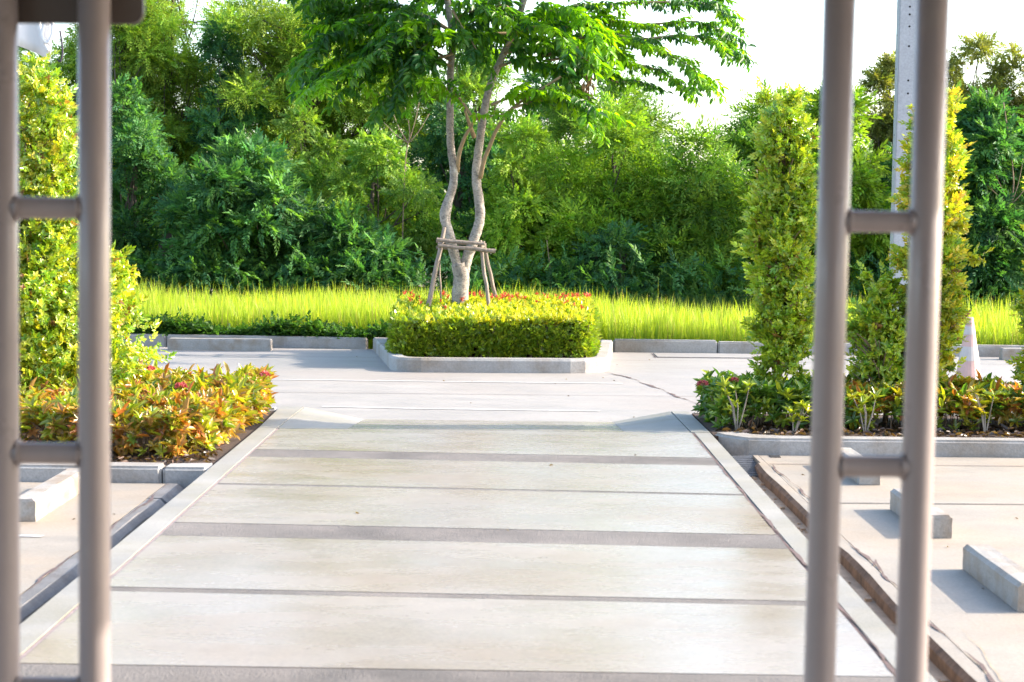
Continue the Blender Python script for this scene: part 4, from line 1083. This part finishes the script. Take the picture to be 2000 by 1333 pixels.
cn = thing('traffic_cone', 'faded pink traffic cone with white bands on the road', 'traffic cone', (4.56, 18.85, -.12))
def ring(b, z0, z1, r0, r1): b.tube([(4.56, 18.85, z0 - .12), (4.56, 18.85, z1 - .12)], [r0, r1], 20, True)
rr_ = lambda z: .135 - .105 * (z - .04) / .66
b = MB(); b.prism([(4.56 + .19 * sx, 18.85 + .19 * sy) for sx, sy in ((-1, -1), (1, -1), (1, 1), (-1, 1))], -.12, -.085); b.build('base', M['cone_pink'], cn, bevel=.012)
for z0, z1, m_ in ((.035, .26, 'cone_pink'), (.40, .52, 'cone_pink'), (.60, .69, 'cone_pink')):
    b = MB(); ring(b, z0, z1, rr_(z0), rr_(z1)); b.build('body', M[m_], cn, smooth=False)
for z0, z1 in ((.26, .40), (.52, .60)):
    b = MB(); ring(b, z0, z1, rr_(z0) + .002, rr_(z1) + .002); b.build('band', M['cone_white'], cn)

# white cloth hanging at the upper left, behind the tallest shrub
fg = thing('hanging_cloth', 'white hanging cloth with a looped strap behind the tallest left shrub', 'cloth', (-4.75, 17.0, -.12))
b = MB(); nx, nz = 24, 16; FY = 17.0
for j in range(nz + 1):
    for i in range(nx + 1):
        u, v = i / nx, j / nz
        xr = -4.13 + .07 * v - .02 * v * v
        x_ = -5.1 + (xr + 5.1) * u; zb = 3.12 - .26 * u ** 2
        z = 4.4 + (zb - 4.4) * (1 - v)
        b.v.append((x_, FY + .05 * math.sin(u * 17 + v * 2) * (1.2 - v) + .03 * math.sin(u * 7), z))
b.f += [(j * (nx + 1) + i, j * (nx + 1) + i + 1, (j + 1) * (nx + 1) + i + 1, (j + 1) * (nx + 1) + i) for j in range(nz) for i in range(nx)]
o = b.build('cloth', M['white_cloth'], fg, smooth=True)
md = o.modifiers.new('thickness', 'SOLIDIFY'); md.thickness = .006
MB().tube(smooth_path([at(p[0], p[1], FY - .09) for p in ((84, -10), (86, 40), (82, 70), (92, 84), (101, 70), (103, 50), (98, 38), (90, 30))], 6), .016, 8).build('strap', M['white_cloth'], fg, smooth=True)
MB().tube(smooth_path([at(p[0], p[1], FY - .06) for p in ((74, 30), (79, 60), (84, 80), (95, 100))], 6), .018, 8).build('strap', M['white_cloth'], fg, smooth=True)
MB().tube(smooth_path([at(p[0], p[1], FY - .03) for p in ((117, 60), (121, 85), (122, 105), (118, 120), (112, 117))], 6), .008, 8).build('hem_cord', M['dark_cloth'], fg, smooth=True)
MB().tube([(-5.15, 17.05, -.12), (-5.15, 17.05, 4.5)], .035, 12).build('pole', M['post'], fg, smooth=True)
MB().tube([(-5.15, 17.05, 4.42), (-3.95, 17.05, 4.42)], .02, 10).build('arm', M['post'], fg, smooth=True)

# ================================================================ GATE LEAVES AND PORCH
def leaf_gate(label, xs, rungs, lean):
    Y = 3.4
    root = thing('gate_leaf', label, 'gate', (sum(xs) / 2, Y, 0), 'grey tubular gate leaves')
    for x_ in xs:
        MB().tube([(x_ - lean * 1.28, Y, .0), (x_ - lean * .6, Y, .64), (x_, Y, 1.28), (x_ + lean * .9, Y, 2.2)], .0285, 28).build('stile', M['gate'], root, smooth=True)
    for z in rungs:
        o_ = lean * (z - 1.28) / 1.0
        MB().tube([(xs[0] + .018 + o_, Y, z), (xs[0] + .032 + o_, Y, z), (xs[1] - .032 + o_, Y, z), (xs[1] - .018 + o_, Y, z)], [.0225, .0195, .0195, .0225], 20).build('rung', M['gate'], root, smooth=True)
        for sx, xe in ((1, xs[0] + .029), (-1, xs[1] - .029)):
            wb = MB(); wb.tube([(xe + o_ + .0235 * 0, Y + .0225 * math.cos(a), z + .0225 * math.sin(a)) for a in np.linspace(0, 2 * math.pi, 19)], [.0026 + random.uniform(-.0006, .0008) for _ in range(19)], 7, False)
            wb.build('weld_bead', M['gate'], root, smooth=True)
    for x_ in xs:
        bw = MB(); bw.prism([(x_ - lean * 1.28 + .05 * math.cos(a), Y + .05 * math.sin(a)) for a in np.linspace(0, 2 * math.pi, 17)[:-1]], .001, .012); bw.build('foot_plate', M['gate'], root)
    return root
gl = leaf_gate('grey tubular gate leaf on the left with a dark plate at the top', (-.916, -.751), (.2, .64, 1.069, 1.511, 2.15), .003)
lp = MB(); x0, x1, z0, z1, rc = -.955, -.668, 1.842, 2.06, .022
prof = []
for cx_, cz_, a0 in ((x1 - rc, z0 + rc, -90), (x1 - rc, z1 - rc, 0), (x0 + rc, z1 - rc, 90), (x0 + rc, z0 + rc, 180)):
    prof += [(cx_ + rc * math.cos(R(a0 + k * 22.5)), cz_ + rc * math.sin(R(a0 + k * 22.5))) for k in range(5)]
n_ = len(prof)
lp.add([(x_, 3.432, z_) for x_, z_ in prof] + [(x_, 3.446, z_) for x_, z_ in prof], [tuple(range(n_)), tuple(range(n_, 2 * n_))[::-1]] + [(i + n_, (i + 1) % n_ + n_, (i + 1) % n_, i) for i in range(n_)])
lp.build('plate', M['plate'], gl)["label"] = 'dark brown grey plate with rounded corners'
leaf_gate('grey tubular gate leaf on the right in front of the parking bay', (.571, .737), (.2, .63, 1.061, 1.502, 2.15), .009)

porch = thing('porch', 'plain flat roofed entrance porch shading the gate from out of view, with an added fill blocking wall', 'porch', (0, 1.5, 0))
MB().box(-3.2, 2.9, -2.5, 4.35, 2.62, 2.80).build('roof', M['roof'], porch)
MB().box(-3.2, 2.9, -2.62, -2.51, -.3, 2.8).build('fill_block_wall', M['roof'], porch)  # unseen wall, added to cut sky fill on the gate bars
for x_, y_ in ((-3.0, 4.1), (2.7, 2.6), (-3.0, -2.2), (2.7, -2.2)):
    MB().box(x_ - .12, x_ + .12, y_ - .12, y_ + .12, -.3, 2.618).build('column', M['roof'], porch, bevel=.01)
